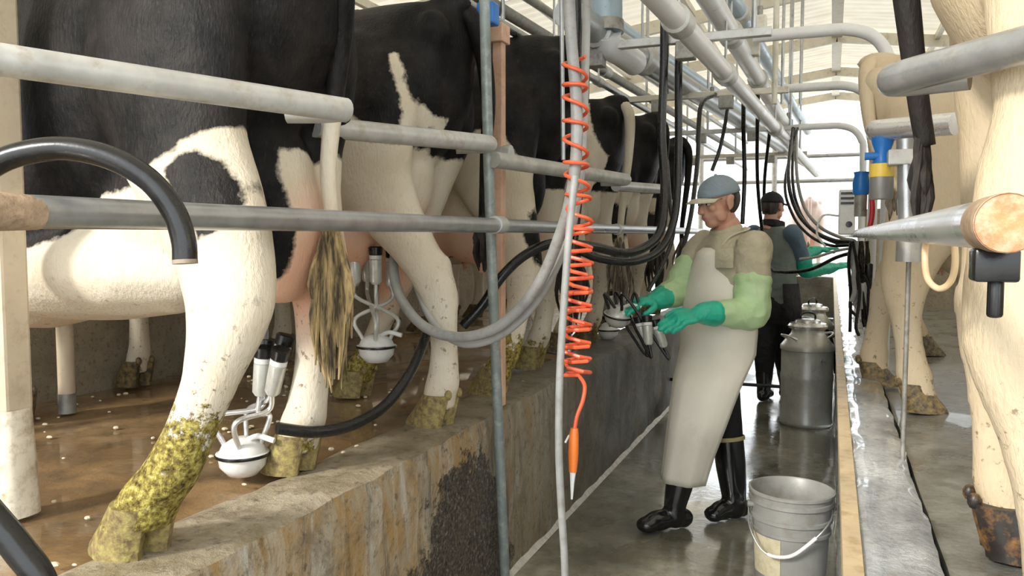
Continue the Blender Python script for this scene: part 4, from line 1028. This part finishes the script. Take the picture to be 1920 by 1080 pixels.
# orange coiled air line with its blow nozzle
co = empty('coiled_air_line', dep(1082, 700, 2.2), 0, 'orange coiled air line with an orange nozzle hanging in the pit', 'hose')
ctr = pix([(1078, 110, 2.29), (1079, 190, 2.29), (1080, 300, 2.29), (1086, 400, 2.27), (1086, 500, 2.25), (1083, 600, 2.22), (1082, 700, 2.22)], 14)
dist = [0.0]
for i in range(1, len(ctr)): dist.append(dist[-1] + (ctr[i] - ctr[i-1]).length)
def at_len(s):
    s = min(max(s, 0), dist[-1]); i = int(np.searchsorted(dist, s)); i = min(max(i, 1), len(ctr)-1); t = (s - dist[i-1])/(dist[i] - dist[i-1] + 1e-9); return ctr[i-1].lerp(ctr[i], t)
pts = []; ph = 0.0; s_ = 0.0; step = .0036
while s_ < dist[-1]:
    fr = s_/dist[-1]; pitch = .054 if fr < .50 else (.034 if fr < .60 else .0225)
    rad = .034 if fr < .5 else .037
    ph += 2*math.pi*step/pitch * (1 + .18*math.sin(s_*23)); c_ = at_len(s_)
    pts.append(c_ + V(.928, .372, 0)*(rad*math.cos(ph)) + V(-.372, .928, 0)*(rad*math.sin(ph)) + V(0, 0, .010*math.sin(ph*.5 + 1)))
    s_ += step
end = pix([(1082, 700, 2.2), (1096, 722, 2.2), (1093, 750, 2.2), (1082, 780, 2.2), (1077, 806, 2.2)], 6)
sub(MB().tube(pts + end[1:], .0056, 7), 'coil', M['orange'], co)
nz = sub(MB().tube([dep(1077, 803, 2.2), dep(1076, 815, 2.2), dep(1075, 850, 2.2), dep(1074, 885, 2.2)], [.010, .0135, .0145, .011], 14), 'nozzle_grip', M['orange_grip'], co)
t_ = sub(MB().tube([dep(1074, 885, 2.2), dep(1073, 905, 2.2), dep(1072, 936, 2.2)], [.009, .006, .003], 12), 'nozzle_tip', M['white_plastic'], co)
sub(MB().tube([dep(1076, 808, 2.2), dep(1066, 818, 2.2), dep(1060, 830, 2.2)], .003, 8), 'trigger', M['white_plastic'], co)

# black hoses
hose('black_hose', [(520, 803, 2.10), (590, 810, 2.16), (660, 797, 2.26), (720, 762, 2.40), (765, 705, 2.52), (795, 640, 2.68), (812, 585, 2.90), (845, 545, 3.15)], .0165, M['rubber'], 'black hose sagging from the cluster on the floor past the second cow')
hose('black_hose', [(868, 612, 2.95), (905, 572, 2.95), (940, 520, 2.95), (985, 478, 2.98), (1040, 456, 3.02), (1110, 462, 3.08), (1180, 474, 3.2), (1235, 440, 3.3), (1246, 360, 3.36), (1241, 250, 3.4), (1245, 120, 3.4), (1246, -20, 3.4)], .0185, M['rubber'], 'long black hose sweeping from overhead across to the second cow', 'hose', GH)
hose('black_hose', [(1085, 470, 3.35), (1130, 486, 3.38), (1190, 490, 3.42), (1240, 465, 3.48), (1266, 400, 3.52), (1272, 280, 3.55), (1272, 150, 3.55), (1274, 60, 3.55)], .0175, M['rubber'], 'second black hose hanging just left of the grey blue cap', 'hose', GH)
hose('black_hose', [(1280, 470, 4.3), (1296, 400, 4.35), (1308, 300, 4.4), (1314, 200, 4.45), V(-.66, 4.9, 2.19)], .013, M['rubber'], 'thin black hose hanging right behind the cap', 'hose', GH)
hose('black_hose', [(1335, 320, 5.0), (1352, 270, 5.0), (1366, 190, 5.0), V(-.60, 4.9, 2.19)], .012, M['rubber'], 'short black hose above the grey blue cap', 'hose', GH)
hose('black_hose', [(1392, 420, 5.2), (1396, 330, 5.2), (1394, 240, 5.1), V(-.50, 4.9, 2.19)], .014, M['rubber'], 'black hose hanging between the two workers', 'hose', GH)
hose('black_hose', [(1432, 400, 6.9), (1434, 330, 6.6), V(-.47, 6.6, 2.19)], .014, M['rubber'], 'black hose hanging above the black cap', 'hose', GH)
hose('black_hose', [(1250, 300, 3.9), (1256, 380, 3.85), (1262, 440, 3.8), (1240, 500, 3.75), (1215, 545, 3.7)], .010, M['rubber'], 'thin black tube dropping to the hands in green gloves', 'hose', GH)
GQ = 'hoses running to the right stalls'
for i, (dx, dy, dd, r, mt, lb) in enumerate(((0, 0, 0, .013, 'rubber', 'uppermost black hose swooping from above the dark vest to the right'), (8, 6, .1, .011, 'rubber', 'black hose just under the uppermost one right of the dark vest'), (16, -4, .2, .012, 'grey_hose', 'grey hose among the black ones right of the dark vest'), (-6, 10, .05, .010, 'rubber', 'lowest black hose swooping right of the dark vest'))):
    hose('black_hose', [V(-.30 + i*.012, 6.6, 2.19), (1478+dx, 330+dy, 5.6+dd), (1492+dx, 392+dy, 5.55+dd), (1522+dx, 430+dy, 5.4+dd), (1562+dx, 450+dy, 5.2+dd), (1606, 458+dy*.5, 5.0+dd), (1612, 500, 5.0+dd)], r, M[mt], lb, 'hose', GQ)
hose('black_hose', [(1615, 470, 4.8), (1570, 482, 5.0), (1520, 505, 5.2), (1470, 510, 5.4), (1442, 500, 5.6), (1430, 440, 5.6), (1420, 330, 5.3), V(-.42, 4.9, 2.19)], .012, M['rubber'], 'black hose sagging across the back of the dark vest', 'hose', GQ)
hose('black_hose', [(1618, 462, 4.7), (1570, 470, 4.9), (1530, 482, 5.0), (1500, 486, 5.1)], .009, M['pale_hose'], 'pale thin hose reaching left to the green gloves', 'hose', GQ)
hose('tan_hose', [(1738, 428, 1.22), (1734, 480, 1.20), (1739, 522, 1.20), (1760, 541, 1.19), (1782, 528, 1.17), (1791, 490, 1.15), (1786, 424, 1.13)], .0048, M['tan_hose'], 'tan hose hanging in a loop from the right rail')

# ------------------------------------------------------------------ milking clusters
def cup(parent, top, d, s=1.0):
    """teat cup: rubber mouthpiece, white band, steel shell"""
    top = Vector(top); d = Vector(d).normalized(); M_ = lambda k: top + d*k*s
    c = sub(MB().tube([M_(.045), M_(.05), M_(.13), M_(.14)], [.017*s, .0235*s, .0215*s, .014*s], 14), 'teat_cup', M['dull_steel'], parent)
    o = MB().tube([M_(0), M_(.004), M_(.03), M_(.034)], [.022*s, .0265*s, .0245*s, .020*s], 14).build('mouthpiece', M['rubber'], c)
    o = MB().tube([M_(.033), M_(.047)], .0235*s, 14).build('band', M['white_plastic'], c)
    return M_(.14)
def cluster(name, claw, cups, label, s=1.0, extra=True, tube_mat='dull_steel', tilt=(0, 0, 1), white=True):
    root = empty(name, claw, 0, label, 'milking cluster', 'milking clusters'); claw = Vector(claw)
    b = sub(MB().lathe([(.012*s, -.060*s), (.040*s, -.055*s), (.062*s, -.030*s), (.066*s, -.004*s), (.072*s, -.002*s), (.072*s, .006*s), (.064*s, .008*s), (.055*s, .028*s), (.032*s, .042*s), (.020*s, .048*s)], claw, 24, tilt), 'claw_bowl', M['white_plastic'] if white else M['dull_steel'], root)
    t_ = Vector(tilt).normalized()
    o = MB().lathe([(.0735*s, -.003*s), (.0745*s, 0), (.0745*s, .003*s), (.0735*s, .006*s)], claw, 24, tilt, False).build('seal_ring', M['rubber'], b)
    for i, (tp, d) in enumerate(cups):
        q = cup(root, tp, d, s); a = i*math.pi/2 + .5
        foot = claw + t_*.030*s + V(.050*s*math.cos(a), .050*s*math.sin(a), 0)
        dd = Vector(d).normalized()
        sub(MB().tube(spline([q - dd*.01, q + dd*.05*s, foot + t_*.06*s + (foot - claw)*.5, foot], 6), .0075*s, 10), 'milk_tube', M[tube_mat], root)
    sub(MB().tube(spline([claw + t_*.03*s, claw + t_*.055*s + V(.05, .0, .0), claw + t_*.05*s + V(.10, .01, -.005)], 6), .008, 10), 'outlet', M['white_plastic'], root)
    return root
dn = V(0, 0, -1)
cluster('milking_cluster', dep(706, 650, 2.92), [(dep(662, 462, 2.98), (dep(668, 560, 2.98) - dep(662, 462, 2.98))), (dep(704, 462, 2.92), dn), (dep(736, 468, 2.98), (dep(732, 560, 2.98) - dep(736, 468, 2.98))), (dep(688, 460, 3.06), dn)], 'milking cluster with white claw hanging under the second cow')
c1 = dep(455, 848, 2.2)
c1.z = PLAT + .062
cluster('milking_cluster', c1, [(c1 + V(.055, .03, .30), V(-.12, 0, -1)), (c1 + V(.10, .07, .33), V(-.25, -.15, -1)), (c1 + V(.02, .08, .31), V(.05, -.2, -1)), (c1 + V(.13, .01, .30), V(-.35, .1, -1))], 'milking cluster standing on the platform behind the dung covered leg', 1.0, True, 'steel')
h1 = dep(1205, 585, 3.66)
cluster('milking_cluster', h1 + V(-.12, .02, -.02), [(h1 + V(-.02, .0, -.02), V(.25, .0, -1)), (h1 + V(.03, -.05, -.01), V(.10, -.1, -1)), (h1 + V(.01, .05, -.02), V(-.1, .1, -1)), (h1 + V(.06, -.02, -.03), V(.35, 0, -1))], 'milking cluster held in the green gloves over the pit edge', .95, True, 'rubber', (.2, -.2, 1), False)
c3 = V(-1.32, 4.95, PLAT + .066)
cluster('milking_cluster', c3, [(c3 + V(.0, .05, .26), V(.1, .0, -1)), (c3 + V(.06, .0, .27), V(-.1, -.1, -1)), (c3 + V(-.05, .0, .25), V(.2, .1, -1)), (c3 + V(.02, -.06, .26), V(0, .1, -1))], 'milking cluster on the platform left of the green gloves', 1.0, True, 'rubber', (0, 0, 1), True)

# tangle of tubes hanging at the right stall
rc = empty('hanging_cluster', dep(1615, 470, 4.6), 0, 'tangled bunch of dark milking tubes hanging beside the right stall', 'milking cluster', 'milking clusters')
rnd = random.Random(5)
for k in range(11):
    x0 = 1600 + rnd.uniform(-6, 28); xm = x0 + rnd.uniform(-10, 14); D = 4.55 + rnd.uniform(-.12, .15); yb = rnd.uniform(560, 650)
    sub(MB().tube(pix([(x0, 452, D), (x0 + rnd.uniform(-8, 8), 490, D), (xm, (470+yb)/2, D), (xm + rnd.uniform(-10, 10), yb - 20, D), (xm + rnd.uniform(-4, 12), yb, D)], 5), rnd.choice([.007, .009, .012]), 8), 'milk_tube', M[rnd.choice(['rubber', 'rubber', 'grey_hose', 'dull_steel'])], rc)
for k in range(4):
    p = dep(1606 + k*11, 520 + (k % 2)*36, 4.5); sub(MB().tube([p + V(0, 0, .08), p + V(0, 0, .075), p - V(0, 0, .06), p - V(0, 0, .07)], [.014, .023, .021, .012], 12), 'teat_cup', M['dull_steel'] if k % 2 else M['rubber'], rc)

# ------------------------------------------------------------------ bucket and milk cans
M['bucket'] = simple('grey_plastic_bucket', (.30, .30, .285), .45, .15, .15, 6, .12, dirt=(.20, .18, .14), dirt_amt=.38)
bx, by = -.115, 3.02
bk = empty('bucket', (bx, by, 0), 0, 'grey bucket with a wire handle standing in the foreground of the pit', 'bucket')
h_ = .425
prof = [(.002, .004), (.116, .0), (.118, .006), (.132, .28), (.139, .281), (.139, .292), (.134, .294), (.136, .325), (.143, .326), (.143, .338), (.137, .340), (.139, .385), (.147, .386), (.147, .400), (.142, .402), (.144, h_ - .006), (.150, h_ - .005), (.150, h_ + .004), (.143, h_ + .006), (.138, h_), (.132, .36), (.114, .012), (.002, .012)]
o = MB().lathe(prof, (0, 0, 0), 40, None, True).build('pail', M['bucket'], bk)
hp = [V(-.150, .0, .36), V(-.155, -.06, .30), V(-.115, -.125, .235), V(-.04, -.158, .235), V(.03, -.158, .285), V(.095, -.135, .345), V(.150, -.02, .375)]
hp = [Matrix.Rotation(.25, 3, 'Z') @ q for q in hp]
hn = MB().tube(spline(hp, 6), .003, 8).build('handle', M['galv'], bk); 
q = spline(hp, 6); MB().tube(q[13:27], .0065, 10).build('grip', M['white_plastic'], hn)
for sd in (-1, 1): MB().tube([Matrix.Rotation(.25, 3, 'Z') @ V(sd*.135, -.01, .37), Matrix.Rotation(.25, 3, 'Z') @ V(sd*.156, -.01, .37)], .012, 10).build('handle_lug', M['bucket'], bk)
m = MB(); n = 9; vs_ = []                                                     # faded label on the pail
for z in (.13, .275):
    for i in range(n):
        a = math.radians(-160 + i/(n-1)*58); r = .1185 + (z - .006)*.0511 + .0016; vs_.append((r*math.cos(a), r*math.sin(a), z))
m.add(vs_, [(i, i+1, n+i+1, n+i) for i in range(n-1)])
m.build('label', simple('faded_label', (.60, .54, .38), .6, 0, .12, 14, .05, dirt=(.42, .36, .22), dirt_amt=.4), bk)

def milk_can(loc, label, s=1.0, rz=0.0):
    r_ = empty('milk_can', loc, rz, label, 'milk can', 'milk cans in the pit')
    r_.scale = (s, s, s)
    MB().lathe([(.002, .01), (.165, .0), (.175, .012), (.175, .03), (.170, .04), (.172, .30), (.176, .33), (.176, .35), (.172, .36), (.172, .52), (.180, .525), (.180, .55), (.168, .565), (.140, .60), (.112, .635), (.104, .66), (.104, .675), (.002, .675)], (0, 0, 0), 36).build('body', M['dull_steel'], r_)
    ld = MB().lathe([(.104, .668), (.128, .672), (.132, .690), (.120, .706), (.085, .712), (.08, .728), (.055, .735), (.002, .736)], (0, 0, 0), 30).build('lid', M['steel'], r_)
    MB().tube(spline([(-.05, 0, .73), (-.045, 0, .765), (0, 0, .78), (.045, 0, .765), (.05, 0, .73)], 5), .007, 8).build('lid_handle', M['rubber'], ld)
    for a in (.4, .4 + math.pi):
        R = Matrix.Rotation(a, 3, 'Z'); MB().tube([R @ q for q in spline([(.125, -.05, .60), (.18, -.04, .625), (.20, 0, .632), (.18, .04, .625), (.125, .05, .60)], 5)], .008, 8).build('side_handle', M['steel'], r_)
    MB().lathe([(.016, 0), (.016, .012), (.004, .014)], (.05, -.172, .47), 12, (.2, -1, 0)).build('rivet', M['steel'], r_)
    return r_
milk_can((-.145, 6.05, 0), 'large steel milk can standing by the right kerb', 1.03, .3)
milk_can((-.145, 7.5, 0), 'steel milk can farther back behind the first one', 1.03, .9)
hose('black_hose', [(1478, 612, 6.0), (1502, 600, 5.86), (1526, 606, 5.84), (1550, 618, 5.9), (1562, 650, 6.0), (1566, 700, 6.05)], .011, M['rubber'], 'black hose lying over the shoulder of the nearer milk can')

# low bar on the pit floor between worker and can
pipe('floor_rail', [V(-1.16, 6.25, .22), V(-.33, 6.25, .22)], .013, M['rubber'], 'black horizontal bar low behind the legs of the worker in the apron', 'bar')

# ------------------------------------------------------------------ right stall equipment
cyl = empty('pulsator_cylinder', dep(1652, 372, 2.45), 0, 'grey cylinder with a yellow band and a blue top under the right rail', 'cylinder', 'cylinders on the right stalls')
p0, p1 = dep(1652, 374, 2.45), dep(1652, 262, 2.45)
ht = (p1 - p0).length; up_ = V(0, 0, 1)
sub(MB().lathe([(.004, 0), (.031, 0), (.034, .004), (.034, ht*.38)], p0, 22, None), 'body', simple('grey_cylinder', (.26, .26, .25), .4, .3, .12, 14, .05), cyl)
sub(MB().lathe([(.0352, ht*.37), (.0355, ht*.38), (.0355, ht*.58), (.0345, ht*.59)], p0, 22, None), 'band', M['yellow'], cyl)
sub(MB().lathe([(.030, ht*.58), (.026, ht*.64), (.022, ht*.80), (.030, ht*.92), (.034, ht*1.02), (.012, ht*1.06)], p0, 22, None), 'top', M['blue'], cyl)
sub(MB().tube([p0 + V(-.05, -.01, ht*.72), p0 + V(.05, -.01, ht*.72)], .012, 12), 'side_port', M['blue'], cyl)
cy2 = empty('pulsator_cylinder', dep(1614, 405, 3.7), 0, 'dark cylinder with a blue head and red tube farther along the right rail', 'cylinder', 'cylinders on the right stalls')
p0 = dep(1613, 406, 3.7)
sub(MB().lathe([(.004, 0), (.027, 0), (.028, .10), (.024, .105)], p0, 18, None), 'body', M['bracket'], cy2)
sub(MB().lathe([(.030, .10), (.036, .11), (.038, .155), (.030, .19), (.034, .205), (.01, .21)], p0, 18, None), 'top', M['blue'], cy2)
sub(MB().tube(spline([p0 + V(.045, -.01, .10), p0 + V(.05, -.01, .02), p0 + V(.04, -.01, -.05), p0 + V(.02, -.01, -.07)], 5), .012, 10), 'red_tube', M['red'], cy2)
mm = empty('milk_meter', dep(1588, 440, 4.6), 0, 'small white meter box with black slots near the right rail', 'meter')
p0 = dep(1588, 398, 4.6)
sub(MB().box((p0.x-.045, p0.y-.03, p0.z-.13), (p0.x+.045, p0.y+.03, p0.z+.13)), 'case', M['white_plastic'], mm, smooth=False, bevel=.008)
for k in range(3): sub(MB().box((p0.x-.035, p0.y-.036, p0.z+.045+k*.028), (p0.x+.035, p0.y-.028, p0.z+.058+k*.028)), 'slot', M['rubber'], mm, smooth=False)
sub(MB().lathe([(.018, 0), (.018, .008), (.002, .009)], (p0.x+.012, p0.y-.028, p0.z-.07), 12, (0, -1, 0)), 'knob', M['rubber'], mm)
sub(MB().tube(spline([p0 + V(-.04, 0, -.02), p0 + V(-.13, 0, -.02), p0 + V(-.16, 0, -.12), p0 + V(-.11, 0, -.2)], 6), .006, 8), 'tube', M['white_plastic'], mm)
sp = empty('support_pipe', dep(1702, 490, 2.35), 0, 'grey support pipe with a collar under the right rump rail', 'post')
p0, p1 = dep(1704, 488, 2.35), dep(1700, 262, 2.35)
sub(MB().tube([p0, p1], .028, 16), 'pipe', M['galv'], sp)
sub(MB().tube([p0 - V(0, 0, .004), p0 + V(0, 0, .06)], .037, 16), 'collar', M['galv_pale'], sp)
sub(MB().box((p1.x-.05, p1.y-.035, p1.z-.075), (p1.x+.06, p1.y+.035, p1.z-.03)), 'bracket_plate', M['galv_pale'], sp, smooth=False, bevel=.004)
sub(MB().tube([V(p0.x, p0.y, PLAT-.03), p0], .007, 12), 'lower_rod', M['bracket'], sp)

# ------------------------------------------------------------------ overhead pipework
GP = 'pipes running overhead along the parlour'
def along(name, picks, z, r, mat, label, ext=(0.0, 6.0), joints=(), jr=1.28, seg=18):
    P = [onz(x, y, z) for (x, y) in picks]; a, b = P[0], P[-1]; d = (b - a).normalized()
    a2, b2 = a - d*ext[0], b + d*ext[1]
    rt_ = empty(name, a2, 0, label, 'pipe', GP)
    sub(MB().tube([a2, a2.lerp(b2, .5), b2], r, seg), 'pipe', mat, rt_)
    for t in joints:
        c_ = a.lerp(b, t); sub(MB().tube([c_ - d*.055, c_ - d*.05, c_ + d*.05, c_ + d*.055], [r*1.05, r*jr, r*jr, r*1.05], seg), 'joint', M['galv_pale'] if mat is not M['galv_pale'] else M['white_pipe'], rt_)
        sub(MB().tube([c_ + V(0, 0, r), V(c_.x, c_.y, roof_z(c_.x) - .05)], .006, 8), 'hanger', M['galv'], rt_)
    return rt_
along('overhead_pipe', [(1240, 5), (1475, 265)], 2.08, .040, M['white_pipe'], 'long white overhead pipe slanting towards the far opening', (2.2, 3.5), (.06, .30, .80))
along('overhead_pipe', [(1335, 5), (1425, 155)], 2.35, .050, M['white_pipe'], 'second white pipe just right of the long one', (2.5, 4), (.3, .95))
along('overhead_pipe', [(1372, 0), (1398, 45)], 2.55, .045, M['blue_pipe'], 'blue grey pipe highest on the right', (2, 5), (.5,))
along('overhead_pipe', [(1115, 55), (1250, 140)], 2.25, .060, M['galv'], 'thick galvanised vacuum pipe over the left stalls', (.3, 6), (.05, .6))
along('overhead_pipe', [(1150, 45), (1290, 140)], 2.62, .050, M['blue_pipe'], 'blue grey pipe above the thick vacuum pipe', (2.5, 6), (.4,))
along('overhead_pipe', [(985, 72), (1185, 190)], 2.28, .022, M['galv'], 'thin galvanised pipe lowest over the left cows', (2.5, 6), (.2, .6))
along('overhead_pipe', [(960, 30), (1185, 165)], 2.42, .030, M['bracket'], 'dirty dark channel above the left cows', (2.0, 5), (.3, .7))
along('overhead_pipe', [(1010, 10), (1200, 135)], 2.60, .024, M['galv_pale'], 'pale thin pipe over the second and third cows', (2.0, 5), (.5,))
# vertical drop with cap
dpn = empty('drop_pipe', dep(1140, 60, 3.5), 0, 'thick grey drop pipe with a dark collar near the ceiling', 'pipe')
sub(MB().tube([dep(1138, 62, 3.5), dep(1138, -60, 3.5), dep(1138, -160, 3.5)], .068, 20), 'pipe', M['blue_pipe'], dpn)
sub(MB().tube([dep(1138, 62, 3.5), dep(1138, 40, 3.5)], .074, 20), 'collar', M['bracket'], dpn)
sub(MB().tube(spline([dep(1138, 62, 3.5), dep(1142, 85, 3.55), dep(1165, 100, 3.65), dep(1190, 118, 3.8)], 6), .060, 18), 'elbow', M['white_pipe'], dpn)
# cross bars that carry the pipes, with bent pipe hoops
for i, (y, lb) in enumerate(((3.5, 'nearest cross bar carrying the overhead pipes'), (4.9, 'second cross bar carrying the overhead pipes'), (6.6, 'third cross bar carrying the overhead pipes'), (8.6, 'farthest cross bar carrying the overhead pipes'))):
    cb = empty('cross_bar', (-.8, y, 2.22), 0, lb, 'bar', 'cross bars under the overhead pipes')
    sub(MB().box((-1.55, y-.02, 2.17), (-.25, y+.02, 2.205)), 'bar', M['cream_steel'] if i % 2 else M['galv_pale'], cb, smooth=False, bevel=.003)
    for x in (-1.45, -.95, -.32): sub(MB().tube([(x, y, 2.19), (x, y, roof_z(x) - .05)], .010, 10), 'hanger', M['galv'], cb)
    for x in (-1.38, -1.0, -.60): sub(MB().box((x-.04, y-.035, 2.10), (x+.04, y+.035, 2.175)), 'clip', M['bracket'], cb, smooth=False, bevel=.004)
for i, (y, z, lb) in enumerate(((4.55, 2.42, 'nearest bent pale pipe hoop on the right'), (6.2, 2.42, 'second bent pale pipe hoop on the right'), (8.4, 2.42, 'farthest bent pale pipe hoop on the right'))):
    pipe('pipe_hoop', spline([(-.42, y, z), (-.1, y, z), (.05, y, z - .005), (.17, y, z - .05), (.24, y, z - .15), (.26, y, z - .30), (.26, y, 1.2), (.26, y, PLAT - .03)], 8), .032, M['white_pipe'], lb, 'pipe', 'bent pipe hoops')
# pulsator boxes and small fittings on the lines
for i, (x, y, D, mt, w_, lb) in enumerate(((915, 22, 2.9, 'blue', .05, 'small blue box at the top of the slanted post'), (1075, 128, 3.9, 'bracket', .06, 'dark fitting box on the pipe behind the grey hoses'), (1410, 85, 4.4, 'cream_steel', .06, 'cream bracket box on the second white pipe'), (1425, 40, 4.3, 'cream_steel', .05, 'upper cream bracket box near the ceiling'), (1335, 185, 5.6, 'bracket', .05, 'dark end cap fitting under the pipes'), (1478, 232, 7.0, 'blue_pipe', .06, 'blue grey valve beside the end of the long white pipe'))):
    p0 = dep(x, y, D); pb = empty('pulsator_box', p0, 0, lb, 'fitting', 'fittings on the overhead pipes')
    sub(MB().box((p0.x-w_*.7, p0.y-w_*.6, p0.z-w_), (p0.x+w_*.7, p0.y+w_*.6, p0.z+w_*.6)), 'case', M[mt], pb, smooth=False, bevel=.008)
    sub(MB().tube([p0 + V(0, 0, w_*.5), V(p0.x, p0.y, p0.z + w_*1.6)], w_*.3, 12), 'stem', M['bracket'], pb)
    sub(MB().tube([V(p0.x, p0.y, p0.z + w_*1.5), V(p0.x, p0.y, roof_z(p0.x) - .04)], .006, 8), 'hanger', M['galv'], pb)
for i, (x, D, lb) in enumerate(((1452, 4.6, 'pale vertical hanger strip right of the pipes'), (1466, 5.2, 'thin vertical hanger rod beside the pale strip'), (1500, 6.2, 'third vertical hanger nearest the hoops'))):
    p0 = dep(x, 195, D); pipe('hanger_strip', [p0, V(p0.x, p0.y, roof_z(p0.x) - .02)], .016 if i == 0 else .010, M['cream_steel'] if i == 0 else M['galv'], lb, 'hanger', 'hangers on the right of the pipes')
# far cross rails at the bright end
for i, (yy, z, lb) in enumerate(((14.6, 2.72, 'upper horizontal rail across the far bright opening'), (14.6, 2.30, 'lower horizontal rail across the far bright opening'))):
    pipe('gate_rail', [(-4.8, yy, z), (4.6, yy, z)], .035, M['galv'], lb, 'rail', 'rails across the far opening')
for i, x in enumerate((-2.2, -.95, .9)):
    pipe('gate_post', [(x, 14.6, .60), (x, 14.6, 3.6)], .05, M['galv_pale'], ('left', 'middle', 'right')[i] + ' post standing in the far bright opening', 'post', 'posts in the far opening')

# feed crumbs scattered on the wet platform
m = MB(); rnd = random.Random(11)
for k in range(150):
    x, y = rnd.uniform(-2.9, -1.3), rnd.uniform(.9, 3.4); r = rnd.uniform(.004, .010)
    m.ball((x, y, PLAT - .008 + r*.5), (r*rnd.uniform(.8, 1.5), r, r*.6), 6, 4)
props(m.build('feed_crumbs', simple('pale_crumb', (.72, .62, .44), .7, 0, .2, 30, .2)), 'pale feed crumbs scattered over the wet brown platform', 'feed', None, 'stuff')
